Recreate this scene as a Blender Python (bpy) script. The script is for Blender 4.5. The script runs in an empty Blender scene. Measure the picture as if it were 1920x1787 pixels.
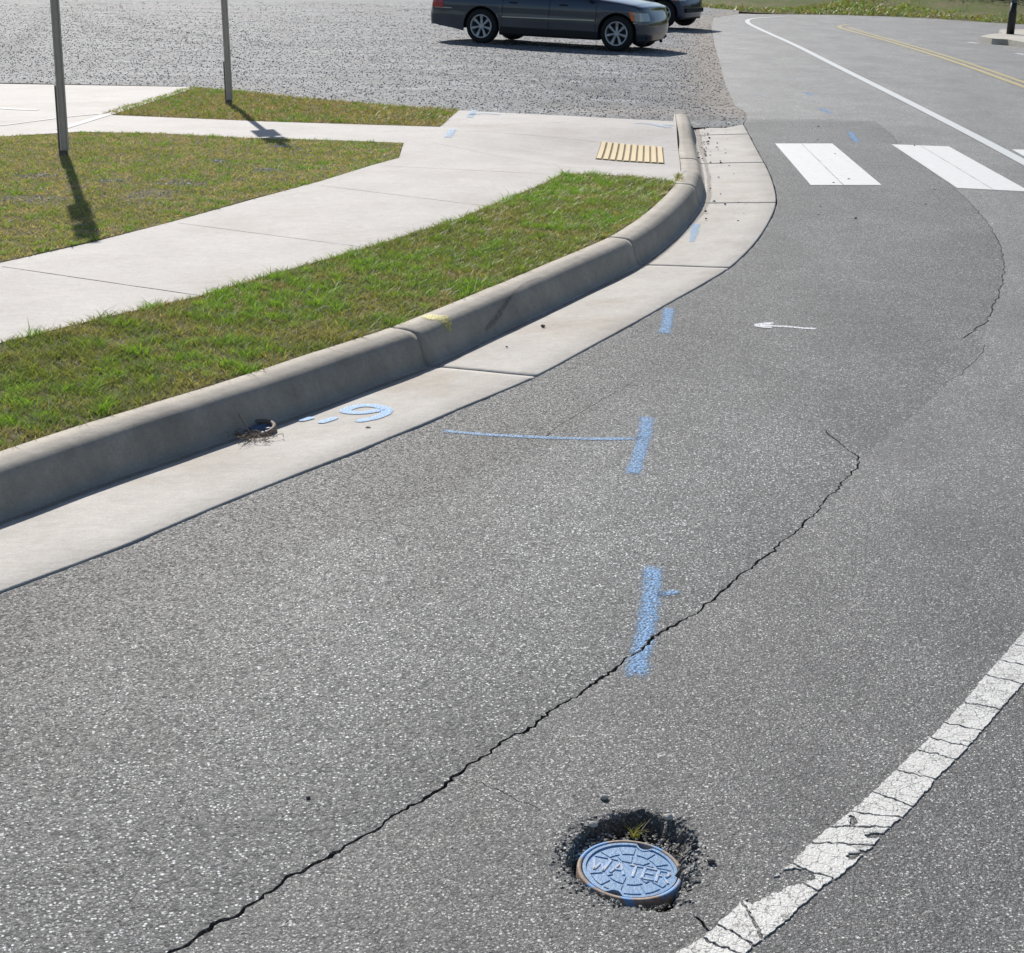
import bpy, bmesh, math, random
import numpy as np
from mathutils import Vector, Matrix, Euler, noise
from mathutils.geometry import delaunay_2d_cdt
R_ = math.radians
random.seed(7); rng = np.random.default_rng(7)
S = bpy.context.scene
COL = S.collection

# ------------------------------------------------------------ camera
H = 1.98; PITCH = math.atan(993/3000); ROLL = 0.012
cd = bpy.data.cameras.new('camera'); cam = bpy.data.objects.new('camera', cd); COL.objects.link(cam)
cd.sensor_fit = 'HORIZONTAL'; cd.sensor_width = 36; cd.lens = 36*3000/1920; cd.clip_start = .05; cd.clip_end = 3000
RM = Matrix.Rotation(math.pi/2-PITCH, 3, 'X') @ Matrix.Rotation(ROLL, 3, 'Z')
cam.matrix_world = Matrix.Translation((0, 0, H)) @ RM.to_4x4()
S.camera = cam
# ------------------------------------------------------------ sky and sun
EL, AZ = R_(34.6), R_(-17)
W = bpy.data.worlds.new('World'); S.world = W; W.use_nodes = True
nt = W.node_tree; sk = nt.nodes.new('ShaderNodeTexSky'); sk.sky_type = 'NISHITA'; sk.sun_disc = False
sk.sun_elevation = EL; sk.sun_rotation = AZ; sk.air_density = 1.0; sk.dust_density = .6; sk.ozone_density = 1.5
bg = nt.nodes['Background']; bg.inputs[1].default_value = .08
nt.links.new(sk.outputs[0], bg.inputs[0])
sl = bpy.data.lights.new('sun', 'SUN'); sl.energy = 4.7; sl.angle = R_(.53); sl.color = (1, .955, .89)
so = bpy.data.objects.new('sun', sl); COL.objects.link(so)
SUNV = Vector((math.sin(AZ)*math.cos(EL), math.cos(AZ)*math.cos(EL), math.sin(EL)))
so.rotation_euler = SUNV.to_track_quat('Z', 'Y').to_euler(); so.location = (-8, 20, 15)
S.view_settings.view_transform = 'Standard'; S.view_settings.look = 'None'
S.view_settings.exposure = 0.28; S.view_settings.gamma = 1
S.cycles.max_bounces = 6; S.cycles.transparent_max_bounces = 16

# ------------------------------------------------------------ helpers
def G(px, py, z=0.0):
    """photo pixel -> point at height z (number or function of x, y)"""
    d = RM @ Vector(((px-960)/3000, -(py-893.5)/3000, -1))
    zz = z if not callable(z) else .1
    for _ in range(1 if not callable(z) else 12):
        t = (zz-H)/d.z; p = Vector((d.x*t, d.y*t, zz))
        if callable(z): zz = z(p.x, p.y)
    return p
def tag(o, label=None, cat=None, group=None, kind=None):
    for k, v in (('label', label), ('category', cat), ('group', group), ('kind', kind)):
        if v: o[k] = v
    return o
def struct(o): o['kind'] = 'structure'; return o
def link(name, me, mats, parent=None, smooth=False):
    o = bpy.data.objects.new(name, me); COL.objects.link(o)
    for m in (mats if isinstance(mats, (list, tuple)) else [mats]): me.materials.append(m)
    if smooth: me.polygons.foreach_set('use_smooth', [True]*len(me.polygons))
    if parent: o.parent = parent
    return o
def obj(name, bm, mat, parent=None, smooth=False):
    me = bpy.data.meshes.new(name); bm.to_mesh(me); bm.free()
    return link(name, me, mat, parent, smooth)
def empty(name, loc=(0, 0, 0), rz=0):
    o = bpy.data.objects.new(name, None); COL.objects.link(o); o.location = loc; o.rotation_euler = (0, 0, rz)
    o.empty_display_size = .1; return o
def box(bm, c, s, M=None, bev=0):
    r = bmesh.ops.create_cube(bm, size=1)
    vs = r['verts']
    for v in vs: v.co = Vector((v.co.x*s[0]+c[0], v.co.y*s[1]+c[1], v.co.z*s[2]+c[2]))
    if bev:
        es = list({e for v in vs for e in v.link_edges})
        rr = bmesh.ops.bevel(bm, geom=es, offset=bev, segments=2, affect='EDGES'); vs = list({v for f in rr['faces'] for v in f.verts} | {v for v in vs if v.is_valid})
    if M is not None:
        for v in vs: v.co = M @ v.co
    return vs
def lathe(bm, prof, n=32, M=None, closed=False):
    """profile of (r, z), turned about z"""
    rings = []
    for k in range(n):
        a = 2*math.pi*k/n
        rings.append([bm.verts.new((M @ Vector((r*math.cos(a), r*math.sin(a), z))) if M else (r*math.cos(a), r*math.sin(a), z)) for r, z in prof])
    m = len(prof)
    for k in range(n):
        a, b = rings[k], rings[(k+1) % n]
        for i in range(m if closed else m-1):
            j = (i+1) % m
            bm.faces.new((a[i], b[i], b[j], a[j]))
    return rings
def tube(bm, pts, r, n=8, cap=True):
    pts = [Vector(p) for p in pts]; rings = []
    for i, p in enumerate(pts):
        t = (pts[min(i+1, len(pts)-1)]-pts[max(i-1, 0)]).normalized()
        u = t.cross(Vector((.13, .31, .94))).normalized(); v = t.cross(u)
        rr = r[i] if isinstance(r, (list, tuple)) else r
        rings.append([bm.verts.new(p+u*rr*math.cos(2*math.pi*k/n)+v*rr*math.sin(2*math.pi*k/n)) for k in range(n)])
    for a, b in zip(rings, rings[1:]):
        for k in range(n): bm.faces.new((a[k], a[(k+1) % n], b[(k+1) % n], b[k]))
    if cap: bm.faces.new(rings[0][::-1]); bm.faces.new(rings[-1])
def smooth_path(pts, step=.05, it=3):
    P = [Vector(p[:2]) for p in pts]
    for _ in range(it):
        Q = [P[0]]
        for a, b in zip(P, P[1:]): Q += [a*.75+b*.25, a*.25+b*.75]
        Q.append(P[-1]); P = Q
    return resample(P, step)
def resample(P, step):
    d = [0]
    for a, b in zip(P, P[1:]): d.append(d[-1]+(b-a).length)
    n = max(2, int(round(d[-1]/step))+1); out = []; j = 0
    for k in range(n):
        s = d[-1]*k/(n-1)
        while j < len(P)-2 and d[j+1] < s: j += 1
        seg = d[j+1]-d[j]; f = 0 if seg < 1e-9 else (s-d[j])/seg
        out.append(P[j].lerp(P[j+1], min(1, f)))
    return out
def offset_path(P, d):
    out = []
    for i, p in enumerate(P):
        t = (P[min(i+2, len(P)-1)]-P[max(i-2, 0)]).normalized()
        out.append(p+Vector((-t.y, t.x))*d)
    return out
def inside(poly, X, Y):
    """numpy even-odd test"""
    X = np.asarray(X); Y = np.asarray(Y); c = np.zeros(X.shape, bool); n = len(poly)
    for i in range(n):
        x1, y1 = poly[i][0], poly[i][1]; x2, y2 = poly[(i+1) % n][0], poly[(i+1) % n][1]
        if y1 == y2: continue
        m = ((y1 > Y) != (y2 > Y)) & (X < (x2-x1)*(Y-y1)/(y2-y1)+x1); c ^= m
    return c
def dist_poly(poly, X, Y, closed=True):
    X = np.asarray(X, float); Y = np.asarray(Y, float); D = np.full(X.shape, 1e9); n = len(poly)
    for i in range(n if closed else n-1):
        ax, ay = poly[i][0], poly[i][1]; bx, by = poly[(i+1) % n][0], poly[(i+1) % n][1]
        dx, dy = bx-ax, by-ay; L = dx*dx+dy*dy+1e-12
        t = np.clip(((X-ax)*dx+(Y-ay)*dy)/L, 0, 1)
        D = np.minimum(D, np.hypot(X-ax-t*dx, Y-ay-t*dy))
    return D
def sheet(name, poly, zf, mat, holes=(), step=None, wall=.025, parent=None, extra=(), skirt=0, split=None, bm_extra=None):
    """a surface filling poly at height zf(x, y), with open holes that have walls, triangulated"""
    if not callable(zf): z0 = zf; zf = lambda x, y: z0
    V = []; E = []
    for pl in [poly]+list(holes)+([split] if split else []):
        b = len(V); V += [Vector(p[:2]) for p in pl]; n = len(pl)
        last = n-1 if (split is not None and pl is split) else n
        E += [(b+i, b+(i+1) % n) for i in range(last)]
    if step:
        xs = [p[0] for p in poly]; ys = [p[1] for p in poly]
        gx, gy = np.meshgrid(np.arange(min(xs), max(xs), step), np.arange(min(ys), max(ys), step))
        gx = gx.ravel()+rng.uniform(-.2, .2, gx.size)*step; gy = gy.ravel()+rng.uniform(-.2, .2, gy.size)*step
        ok = inside(poly, gx, gy) & (dist_poly(poly, gx, gy) > step*.4)
        V += [Vector((a, b)) for a, b in zip(gx[ok], gy[ok])]
    r = delaunay_2d_cdt(V, E, [], 0, 1e-5)
    vo, fo = r[0], r[2]
    cx = np.array([sum(vo[i].x for i in f)/len(f) for f in fo]); cy = np.array([sum(vo[i].y for i in f)/len(f) for f in fo])
    keep = inside(poly, cx, cy)
    for h in holes: keep &= ~inside(h, cx, cy)
    bm = bmesh.new(); vs = [bm.verts.new((v.x, v.y, zf(v.x, v.y))) for v in vo]
    for f, k, in zip(fo, keep):
        if k:
            try: bm.faces.new([vs[i] for i in f])
            except ValueError: pass
    for f in bm.faces:
        if f.normal.z < 0 or f.calc_area() > 0 and (f.normal_update() or f.normal.z < 0): f.normal_flip()
    for pl, w in [(h, wall) for h in holes]+([(poly, skirt)] if skirt else []):
        n = len(pl); tp = [bm.verts.new((p[0], p[1], zf(p[0], p[1]))) for p in pl]; bt = [bm.verts.new((p[0], p[1], zf(p[0], p[1])-w)) for p in pl]
        for i in range(n):
            bm.faces.new((tp[i], tp[(i+1) % n], bt[(i+1) % n], bt[i]))
    bmesh.ops.delete(bm, geom=[v for v in bm.verts if not v.link_faces], context='VERTS')
    if bm_extra: bm_extra(bm)
    return obj(name, bm, mat, parent)
def strip_poly(P, w, jit=0.0, taper=True, seed=0):
    """closed ragged ribbon polygon about a path; w number or function of 0..1"""
    r = random.Random(seed); L = []; Rr = []; n = len(P)
    for i, p in enumerate(P):
        t = (P[min(i+1, n-1)]-P[max(i-1, 0)]).normalized(); nn = Vector((-t.y, t.x)); u = i/(n-1)
        ww = (w(u) if callable(w) else w)
        if taper and (i == 0 or i == n-1): ww *= .2
        c = p+nn*r.uniform(-jit, jit) if jit else p
        L.append(c+nn*ww*.5*(1+r.uniform(-.5, .5)*(jit > 0))); Rr.append(c-nn*ww*.5*(1+r.uniform(-.5, .5)*(jit > 0)))
    return L+Rr[::-1]
def ribbon(bm, P, w, z, lift=.003, edge='e'):
    """flat ribbon with uv: u = metres along, v = 0..1 across"""
    uvl = bm.loops.layers.uv.verify(); n = len(P); rows = []; s = 0; tot = sum((b-a).length for a, b in zip(P, P[1:]))
    for i, p in enumerate(P):
        if i: s += (P[i]-P[i-1]).length
        t = (P[min(i+1, n-1)]-P[max(i-1, 0)]).normalized(); nn = Vector((-t.y, t.x)); ww = w(i/(n-1)) if callable(w) else w
        if edge == 'round':
            q_ = min(1, min(s, tot-s)/(ww*.5)+.02); ww *= math.sqrt(1-(1-q_)**2)*(1+.18*nz(p.x, p.y, 9, 2))+.001
        row = []
        for k in range(5):
            v = k/4; q = p+nn*ww*(v-.5); zz = (z(q.x, q.y) if callable(z) else z)+lift
            row.append((bm.verts.new((q.x, q.y, zz)), i/(n-1), v))
        rows.append(row)
    for a, b in zip(rows, rows[1:]):
        for k in range(4):
            f = bm.faces.new((a[k+1][0], a[k][0], b[k][0], b[k+1][0]))
            for lp, q in zip(f.loops, (a[k+1], a[k], b[k], b[k+1])): lp[uvl].uv = (q[1], q[2])
def sstep(a, b, x):
    t = np.clip((x-a)/(b-a), 0, 1); return t*t*(3-2*t)
def interp(tab, x):
    xs = [a for a, b in tab]; return float(np.interp(x, xs, [b for a, b in tab]))
def nz(x, y, s, seed=0): return noise.noise(Vector((x*s+seed*17.3, y*s-seed*9.1, seed*3.7)))

# ------------------------------------------------------------ materials
class N:
    def __init__(s, name):
        s.m = bpy.data.materials.new(name); s.m.use_nodes = True; s.t = s.m.node_tree; s.n = s.t.nodes; s.b = s.n['Principled BSDF']; s.out = s.n['Material Output']
        s.co = s.new('ShaderNodeTexCoord').outputs['Object']
    def new(s, t, **k):
        n = s.n.new(t)
        for a, b in k.items(): setattr(n, a, b)
        return n
    def L(s, a, b): s.t.links.new(a, b)
    def set(s, n, i, v):
        if isinstance(v, bpy.types.NodeSocket): s.L(v, n.inputs[i])
        elif v is not None:
            if hasattr(n.inputs[i].default_value, '__len__') and not hasattr(v, '__len__'): v = (v, v, v, 1)[:len(n.inputs[i].default_value)]
            elif hasattr(v, '__len__') and len(v) == 3 and len(n.inputs[i].default_value) == 4: v = (*v, 1)
            n.inputs[i].default_value = v
    def noise(s, sc, det=3, rough=.6, co=None, col=False):
        n = s.new('ShaderNodeTexNoise'); s.L(co or s.co, n.inputs['Vector']); n.inputs['Scale'].default_value = sc; n.inputs['Detail'].default_value = det; n.inputs['Roughness'].default_value = rough
        return n.outputs[1 if col else 0]
    def vor(s, sc, out='Distance', feat='F1', co=None, rnd=1):
        n = s.new('ShaderNodeTexVoronoi', feature=feat); s.L(co or s.co, n.inputs['Vector']); n.inputs['Scale'].default_value = sc; n.inputs['Randomness'].default_value = rnd
        return n.outputs[out]
    def ramp(s, f, stops, interp='LINEAR'):
        n = s.new('ShaderNodeValToRGB'); s.L(f, n.inputs[0]); e = n.color_ramp.elements; n.color_ramp.interpolation = interp
        while len(e) < len(stops): e.new(.5)
        for q, (p, c) in zip(e, stops):
            q.position = p; q.color = (c, c, c, 1) if not hasattr(c, '__len__') else (*c[:3], 1)
        return n.outputs[0]
    def mix(s, f, a, b, mode='MIX'):
        n = s.new('ShaderNodeMix', data_type='RGBA', blend_type=mode)
        for i, v in ((0, f), (6, a), (7, b)): s.set(n, i, v)
        return n.outputs[2]
    def math(s, op, a, b=0.0, clamp=False):
        n = s.new('ShaderNodeMath', operation=op, use_clamp=clamp); s.set(n, 0, a); s.set(n, 1, b); return n.outputs[0]
    def attr(s, name, out='Fac'):
        n = s.new('ShaderNodeAttribute'); n.attribute_name = name; return n.outputs[out]
    def bump(s, h, dist, strength=1, prev=None):
        n = s.new('ShaderNodeBump'); s.L(h, n.inputs['Height']); n.inputs['Distance'].default_value = dist; n.inputs['Strength'].default_value = strength
        if prev: s.L(prev, n.inputs['Normal'])
        return n.outputs[0]
    def done(s, col=None, rough=None, nrm=None, **k):
        if col is not None: s.set(s.b, 'Base Color', col)
        if rough is not None: s.set(s.b, 'Roughness', rough)
        if nrm is not None: s.L(nrm, s.b.inputs['Normal'])
        for a, v in k.items(): s.set(s.b, a.replace('_', ' '), v)
        return s.m
def simple(name, col, rough=.5, metal=0, nscale=20, var=.15, bumpd=0, coat=0):
    n = N(name); f = n.noise(nscale, 4)
    c = n.mix(f, tuple(v*(1-var) for v in col), tuple(min(1, v*(1+var)) for v in col))
    nr = n.bump(n.noise(nscale*6, 3), bumpd) if bumpd else None
    return n.done(c, rough, nr, Metallic=metal, **({'Coat_Weight': coat} if coat else {}))

def asphalt(name, lo, hi, speck, speck_amt, sc=105, bump=.0035, depth=False, tint=(1, 1, 1.0)):
    n = N(name)
    cell = n.vor(sc, 'Color'); sep = n.new('ShaderNodeSeparateColor'); n.L(cell, sep.inputs[0])
    rnd, rnd2 = sep.outputs[0], sep.outputs[1]
    d1 = n.vor(sc); d2 = n.vor(sc*2.3); fine = n.noise(320, 2, .7)
    g = n.mix(n.math('POWER', rnd, 1.5), tuple(lo*t for t in tint), tuple(hi*t for t in tint))
    sm = n.vor(sc*2.1, 'Color'); s2 = n.new('ShaderNodeSeparateColor'); n.L(sm, s2.inputs[0]); g = n.mix(n.math('MULTIPLY', n.math('GREATER_THAN', n.math('ADD', s2.outputs[0], n.math('MULTIPLY', n.math('SUBTRACT', n.noise(2.2, 4, .6), .5), .35)), .925), .75), g, speck); g = n.mix(n.math('MULTIPLY', n.math('LESS_THAN', s2.outputs[1], .16), .4), g, (.03, .03, .032))
    warm = n.mix(n.noise(240, 1), (.94, .99, 1.06), (1.08, 1.0, .9)); g = n.mix(1, g, warm, 'MULTIPLY')
    # worn bright stones, more of them in some places
    big = n.noise(.9, 4, .6); thr = n.math('ADD', n.math('MULTIPLY', big, .22), speck_amt-.11)
    isb = n.math('MULTIPLY', n.math('LESS_THAN', rnd2, thr), n.ramp(d1, [(.28, 1), (.5, 0)]))
    g = n.mix(isb, g, speck)
    bc = n.vor(sc*.52, 'Color'); s3 = n.new('ShaderNodeSeparateColor'); n.L(bc, s3.inputs[0]); bd = n.vor(sc*.52)
    bigst = n.math('MULTIPLY', n.math('LESS_THAN', s3.outputs[0], n.math('MULTIPLY', n.ramp(n.noise(1.7, 3), [(.35, .25), (.7, 1)]), .085)), n.math('LESS_THAN', bd, n.math('ADD', .14, n.math('MULTIPLY', s3.outputs[1], .22))))
    g = n.mix(n.math('MULTIPLY', bigst, .9), g, tuple(min(1, v*1.12) for v in speck))
    # tar pits between stones
    pit = n.ramp(n.math('ADD', d1, n.math('MULTIPLY', n.noise(160, 2), .5)), [(.62, 0), (.95, 1)])
    g = n.mix(n.math('MULTIPLY', pit, .6), g, (.03*tint[0], .03, .031))
    # broad stains, tyre polish
    mp = n.new('ShaderNodeMapping'); n.L(n.co, mp.inputs[0]); mp.inputs['Rotation'].default_value = (0, 0, R_(33)); mp.inputs['Scale'].default_value = (1, .35, 1)
    st = n.ramp(n.noise(1.5, 5, .55, mp.outputs[0]), [(.3, .80), (.7, 1.14)]); g = n.mix(1, g, st, 'MULTIPLY')
    st2 = n.ramp(n.noise(7, 4, .6), [(.35, .93), (.7, 1.06)]); g = n.mix(1, g, st2, 'MULTIPLY')
    tn = n.math('ADD', 1.0, n.math('MULTIPLY', n.attr('tone'), n.math('ADD', .7, n.math('MULTIPLY', n.noise(3.5, 4, .6), .6)))); tc = n.new('ShaderNodeCombineColor')
    for k_ in range(3): n.L(tn, tc.inputs[k_])
    g = n.mix(1, g, tc.outputs[0], 'MULTIPLY')
    if depth:
        dp = n.attr('soil'); soil = n.mix(n.noise(60, 4), (.035, .028, .02), (.15, .12, .085))
        g = n.mix(dp, g, soil)
    hgt = n.math('SUBTRACT', n.math('MULTIPLY', fine, .7), n.math('ADD', n.math('MULTIPLY', d1, n.math('ADD', n.math('MULTIPLY', sep.outputs[1], .9), .2)), n.math('MULTIPLY', d2, .45)))
    nr = n.bump(hgt, bump)
    rg = n.ramp(sep.outputs[2], [(0, .42), (1, .85)])
    return n.done(g, rg, nr, Specular_IOR_Level=.5)
M = {}
M['road'] = asphalt('old_asphalt', .118, .20, (.66, .66, .62), .10, sc=140, bump=.0028, depth=True)
M['patch'] = asphalt('patch_asphalt', .082, .168, (.72, .73, .72), .105, sc=122, bump=.0032, tint=(.97, 1, 1.0))

def concrete(name, a, b, sc=1.0, stain=(.30, .25, .19), stain_amt=.25, bumpd=.0012, speck=True):
    n = N(name)
    c = n.mix(n.ramp(n.noise(1.6*sc, 5, .6), [(.3, 0), (.7, 1)]), a, b)
    c = n.mix(n.math('MULTIPLY', n.ramp(n.noise(.9, 5, .65), [(.52, 0), (.75, 1)]), stain_amt), c, stain)
    mp = n.new('ShaderNodeMapping'); n.L(n.co, mp.inputs[0]); mp.inputs['Scale'].default_value = (1, 6, 1); mp.inputs['Rotation'].default_value = (0, 0, R_(-30))
    c = n.mix(1, c, n.ramp(n.noise(9, 4, .6, mp.outputs[0]), [(.3, .95), (.7, 1.04)]), 'MULTIPLY')
    c = n.mix(1, c, n.ramp(n.noise(140, 3, .7), [(.3, .84), (.7, 1.10)]), 'MULTIPLY')
    c = n.mix(1, c, n.ramp(n.noise(24, 5, .75), [(.35, .91), (.65, 1.05)]), 'MULTIPLY')
    if speck: c = n.mix(n.math('MULTIPLY', n.math('LESS_THAN', n.vor(55), .07), .5), c, (.12, .11, .1))
    nr = n.bump(n.noise(220, 4, .7), bumpd, 1, n.bump(n.noise(8, 5, .65), .006))
    return n.done(c, .78, nr, Specular_IOR_Level=.35)
M['walk'] = concrete('sidewalk_concrete', (.43, .40, .37), (.52, .49, .46), stain=(.36, .31, .265), stain_amt=.6)
M['curb'] = concrete('curb_concrete', (.32, .285, .24), (.45, .405, .345), 2.5, stain=(.17, .15, .125), stain_amt=.4, bumpd=.003)
M['gutter'] = concrete('gutter_concrete', (.42, .39, .35), (.52, .49, .445), 1.5, stain=(.31, .245, .175), stain_amt=.65)
M['edge_glint'] = concrete('glint_pale_concrete', (.6, .59, .57), (.7, .69, .67), 1.5, stain_amt=.1)  # pale colour stands in for glints on the drive edges
M['far_walk'] = concrete('weathered_concrete', (.42, .39, .33), (.55, .52, .46), 3, stain=(.3, .22, .13), stain_amt=.6)

# gravel: crushed grey stone, tyre ruts, dusty patches
n = N('gravel'); cell = n.vor(48, 'Color'); sep = n.new('ShaderNodeSeparateColor'); n.L(cell, sep.inputs[0])
g = n.ramp(sep.outputs[0], [(0, (.055, .060, .067)), (.5, (.132, .139, .150)), (.85, (.23, .237, .248)), (1, (.45, .455, .46))])
f2 = n.noise(70, 3, .7); g = n.mix(.4, g, n.ramp(f2, [(.3, (.065, .07, .078)), (.7, (.25, .258, .27))])); mq = n.new('ShaderNodeMapping'); n.L(n.co, mq.inputs[0]); mq.inputs['Scale'].default_value = (1, .45, 1)
g = n.mix(1, g, n.ramp(n.noise(7, 6, .85, mq.outputs[0]), [(.36, .5), (.5, .95), (.64, 1.6)]), 'MULTIPLY')
mp = n.new('ShaderNodeMapping'); n.L(n.co, mp.inputs[0]); mp.inputs['Scale'].default_value = (.35, 1.6, 1); mp.inputs['Rotation'].default_value = (0, 0, R_(6))
g = n.mix(1, g, n.ramp(n.noise(1.1, 5, .65, mp.outputs[0]), [(.34, .62), (.5, .95), (.66, 1.4)]), 'MULTIPLY')
g = n.mix(n.math('MULTIPLY', n.ramp(n.noise(.45, 5, .6), [(.5, 0), (.72, 1)]), .25), g, (.24, .225, .20))
g = n.mix(n.math('MULTIPLY', n.attr('rut'), .75), g, (.05, .055, .062))
g = n.mix(n.attr('dirt'), g, n.mix(n.noise(14, 5, .7), (.15, .115, .08), (.34, .29, .235)))
hh = n.math('SUBTRACT', n.math('MULTIPLY', n.noise(8, 3), .8), n.vor(48))
M['gravel'] = n.done(g, .8, n.bump(hh, .007), Specular_IOR_Level=.4)
n = N('gravel_stone'); g = n.ramp(n.attr('tint'), [(0, (.085, .09, .098)), (.6, (.19, .197, .21)), (1, (.55, .555, .56))])
M['stone'] = n.done(n.mix(1, g, n.ramp(n.noise(50, 3), [(.3, .8), (.7, 1.15)]), 'MULTIPLY'), .65)
n = N('asphalt_crumb'); M['crumb'] = n.done(n.ramp(n.attr('tint'), [(0, (.06, .06, .058)), (.6, (.22, .22, .21)), (1, (.6, .6, .57))]), .6)
n = N('soil'); c = n.mix(n.ramp(n.noise(9, 6, .7), [(.3, 0), (.7, 1)]), (.14, .13, .06), (.26, .22, .14))
c = n.mix(n.ramp(n.noise(2.2, 4, .6), [(.55, 0), (.68, 1)]), c, (.19, .155, .115))
M['soil'] = n.done(c, .95, n.bump(n.noise(45, 5, .75), .02), Specular_IOR_Level=.1)
n = N('dark_base'); M['base'] = n.done(n.mix(n.noise(30), (.02, .019, .017), (.05, .045, .04)), .95, Specular_IOR_Level=.1)

# grass blades: light passes through, a little gloss; tint stored per blade
def grass_mat(name):
    n = N(name); c = n.attr('tint', 'Color')
    hs = n.mix(1, c, n.ramp(n.noise(30, 2), [(.3, .85), (.7, 1.15)]), 'MULTIPLY')
    tr = n.new('ShaderNodeBsdfTranslucent'); n.L(n.mix(1, hs, (1.25, 1.2, .55), 'MULTIPLY'), tr.inputs[0])
    n.done(hs, .5, Specular_IOR_Level=.4)
    mx = n.new('ShaderNodeMixShader'); mx.inputs[0].default_value = .38
    n.L(n.b.outputs[0], mx.inputs[1]); n.L(tr.outputs[0], mx.inputs[2]); n.L(mx.outputs[0], n.out.inputs[0]); return n.m
M['grass'] = grass_mat('grass_blade')

def spray(name, col, dens=.5, grain=2.6, top=.85):
    """sprayed paint: thick in the middle, speckled at the rim, dusting the stone tops"""
    n = N(name); uv = n.new('ShaderNodeTexCoord').outputs['UV']; sp = n.new('ShaderNodeSeparateXYZ'); n.L(uv, sp.inputs[0])
    def fall(x, a): # 0 at rim to 1
        q = n.math('SUBTRACT', 1.0, n.math('MULTIPLY', n.math('ABSOLUTE', n.math('SUBTRACT', x, .5)), 2.0))
        return n.math('DIVIDE', q, a, True)
    e = n.math('MINIMUM', fall(sp.outputs[1], .75), n.math('ADD', n.math('MULTIPLY', fall(sp.outputs[0], .16), 1.0), n.math('MULTIPLY', n.math('SUBTRACT', n.noise(14, 2), .5), .8)))
    nn = n.math('ADD', n.math('MULTIPLY', n.noise(260, 2, .8), .75), n.math('MULTIPLY', n.noise(30, 3), .25))
    nn = n.math('ADD', n.math('MULTIPLY', n.math('SUBTRACT', nn, .5), grain), .5)
    a = n.math('MULTIPLY', n.math('SUBTRACT', n.math('ADD', e, dens-.5), nn), 2.6, True)
    if grain > 1.5: a = n.math('MULTIPLY', a, n.ramp(n.vor(108), [(.45, 1), (.8, .25)]))
    a = n.math('MULTIPLY', a, top)
    d1 = n.vor(105); c = n.mix(n.noise(120, 3), tuple(v*.75 for v in col), tuple(min(1, v*1.3) for v in col))
    n.done(c, .6, n.bump(n.math('MULTIPLY', d1, -1.0), .003)); n.L(a, n.b.inputs['Alpha']); return n.m
M['blue'] = spray('blue_spray_paint', (.12, .32, .61), .52, 3.0, .82)
M['blue_thin'] = spray('thin_blue_spray_paint', (.17, .37, .62), .50, 2.2, .75)
M['blue_solid'] = spray('blue_spray_on_concrete', (.15, .35, .62), 1.05, 1.5, .86)
M['white_spray'] = spray('white_spray_paint', (.75, .76, .80), .85, 1.6, .95)
M['yellow_spray'] = spray('yellow_spray_paint', (.70, .62, .18), .80, 2.0, .85)

def paint(name, col, wear, hair=False, scuff=.25):
    n = N(name); c = n.mix(n.noise(60, 4, .7), tuple(v*.9 for v in col), col)
    c = n.mix(n.math('MULTIPLY', n.ramp(n.noise(12, 5, .7), [(.45, 0), (.8, 1)]), scuff), c, (.42, .40, .36))
    hole = n.math('LESS_THAN', n.math('ADD', n.math('MULTIPLY', n.noise(260, 2, .8), .5), n.math('MULTIPLY', n.noise(28, 4, .7), .5)), wear)
    if hair:
        wco = n.new('ShaderNodeMix', data_type='RGBA', blend_type='ADD'); wco.inputs[0].default_value = .03
        n.L(n.co, wco.inputs[6]); n.L(n.noise(25, 3, col=True), wco.inputs[7])
        h = n.math('LESS_THAN', n.vor(24, 'Distance', 'DISTANCE_TO_EDGE', wco.outputs[2]), .022)
        h2 = n.math('LESS_THAN', n.vor(60, 'Distance', 'DISTANCE_TO_EDGE', wco.outputs[2]), .035)
        h = n.math('MULTIPLY', n.math('MAXIMUM', h, n.math('MULTIPLY', h2, n.math('GREATER_THAN', n.noise(9, 2), .5))), n.math('GREATER_THAN', n.noise(16, 3), .40))
        c = n.mix(n.math('MULTIPLY', h, .8), c, (.11, .105, .1))
    c = n.mix(hole, c, (.12, .12, .12))
    return n.done(c, .55, n.bump(n.math('ADD', n.noise(200, 3), n.math('MULTIPLY', n.vor(110), -.6)), .0018))
M['white_paint'] = paint('white_road_paint', (.72, .72, .70), .24, False, .4)
M['thermo'] = paint('cracked_white_line_paint', (.66, .65, .62), .39, True, .6)
M['edge_paint'] = paint('worn_white_line_paint', (.60, .61, .60), .36)
M['yellow_paint'] = paint('worn_yellow_line_paint', (.46, .37, .15), .42)
M['galv'] = simple('galvanised_steel', (.56, .50, .455), .6, .1, 12, .25, .0008)
M['dark_steel'] = simple('dark_steel', (.22, .20, .19), .6, .2, 12, .3)
M['alu'] = simple('sign_back_aluminium', (.5, .5, .5), .4, .8)
M['red_sign'] = simple('red_sign_paint', (.55, .03, .03), .4)
M['white_sign'] = simple('white_sign_paint', (.75, .75, .75), .4)
M['black_paint'] = simple('black_post_paint', (.012, .012, .014), .6)
n = N('blue_painted_iron'); c = n.mix(n.ramp(n.noise(40, 5, .7), [(.35, 0), (.7, 1)]), (.12, .25, .43), (.20, .34, .54))
c = n.mix(n.ramp(n.noise(95, 4, .75), [(.55, 0), (.68, 1)]), c, (.24, .26, .27))
M['blue_iron'] = n.done(c, .42, n.bump(n.noise(130, 4, .7), .0012))
M['dull_rust'] = simple('dull_rusty_iron', (.20, .16, .13), .75, .2, 50, .35, .001); M['dirty_blue'] = simple('dirty_blue_iron', (.10, .15, .24), .6, 0, 60, .4)
n = N('worn_lettering'); M['letter_iron'] = n.done(n.mix(n.ramp(n.noise(60, 4), [(.4, 0), (.6, 1)]), (.26, .44, .70), (.55, .54, .55)), .4)
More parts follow.
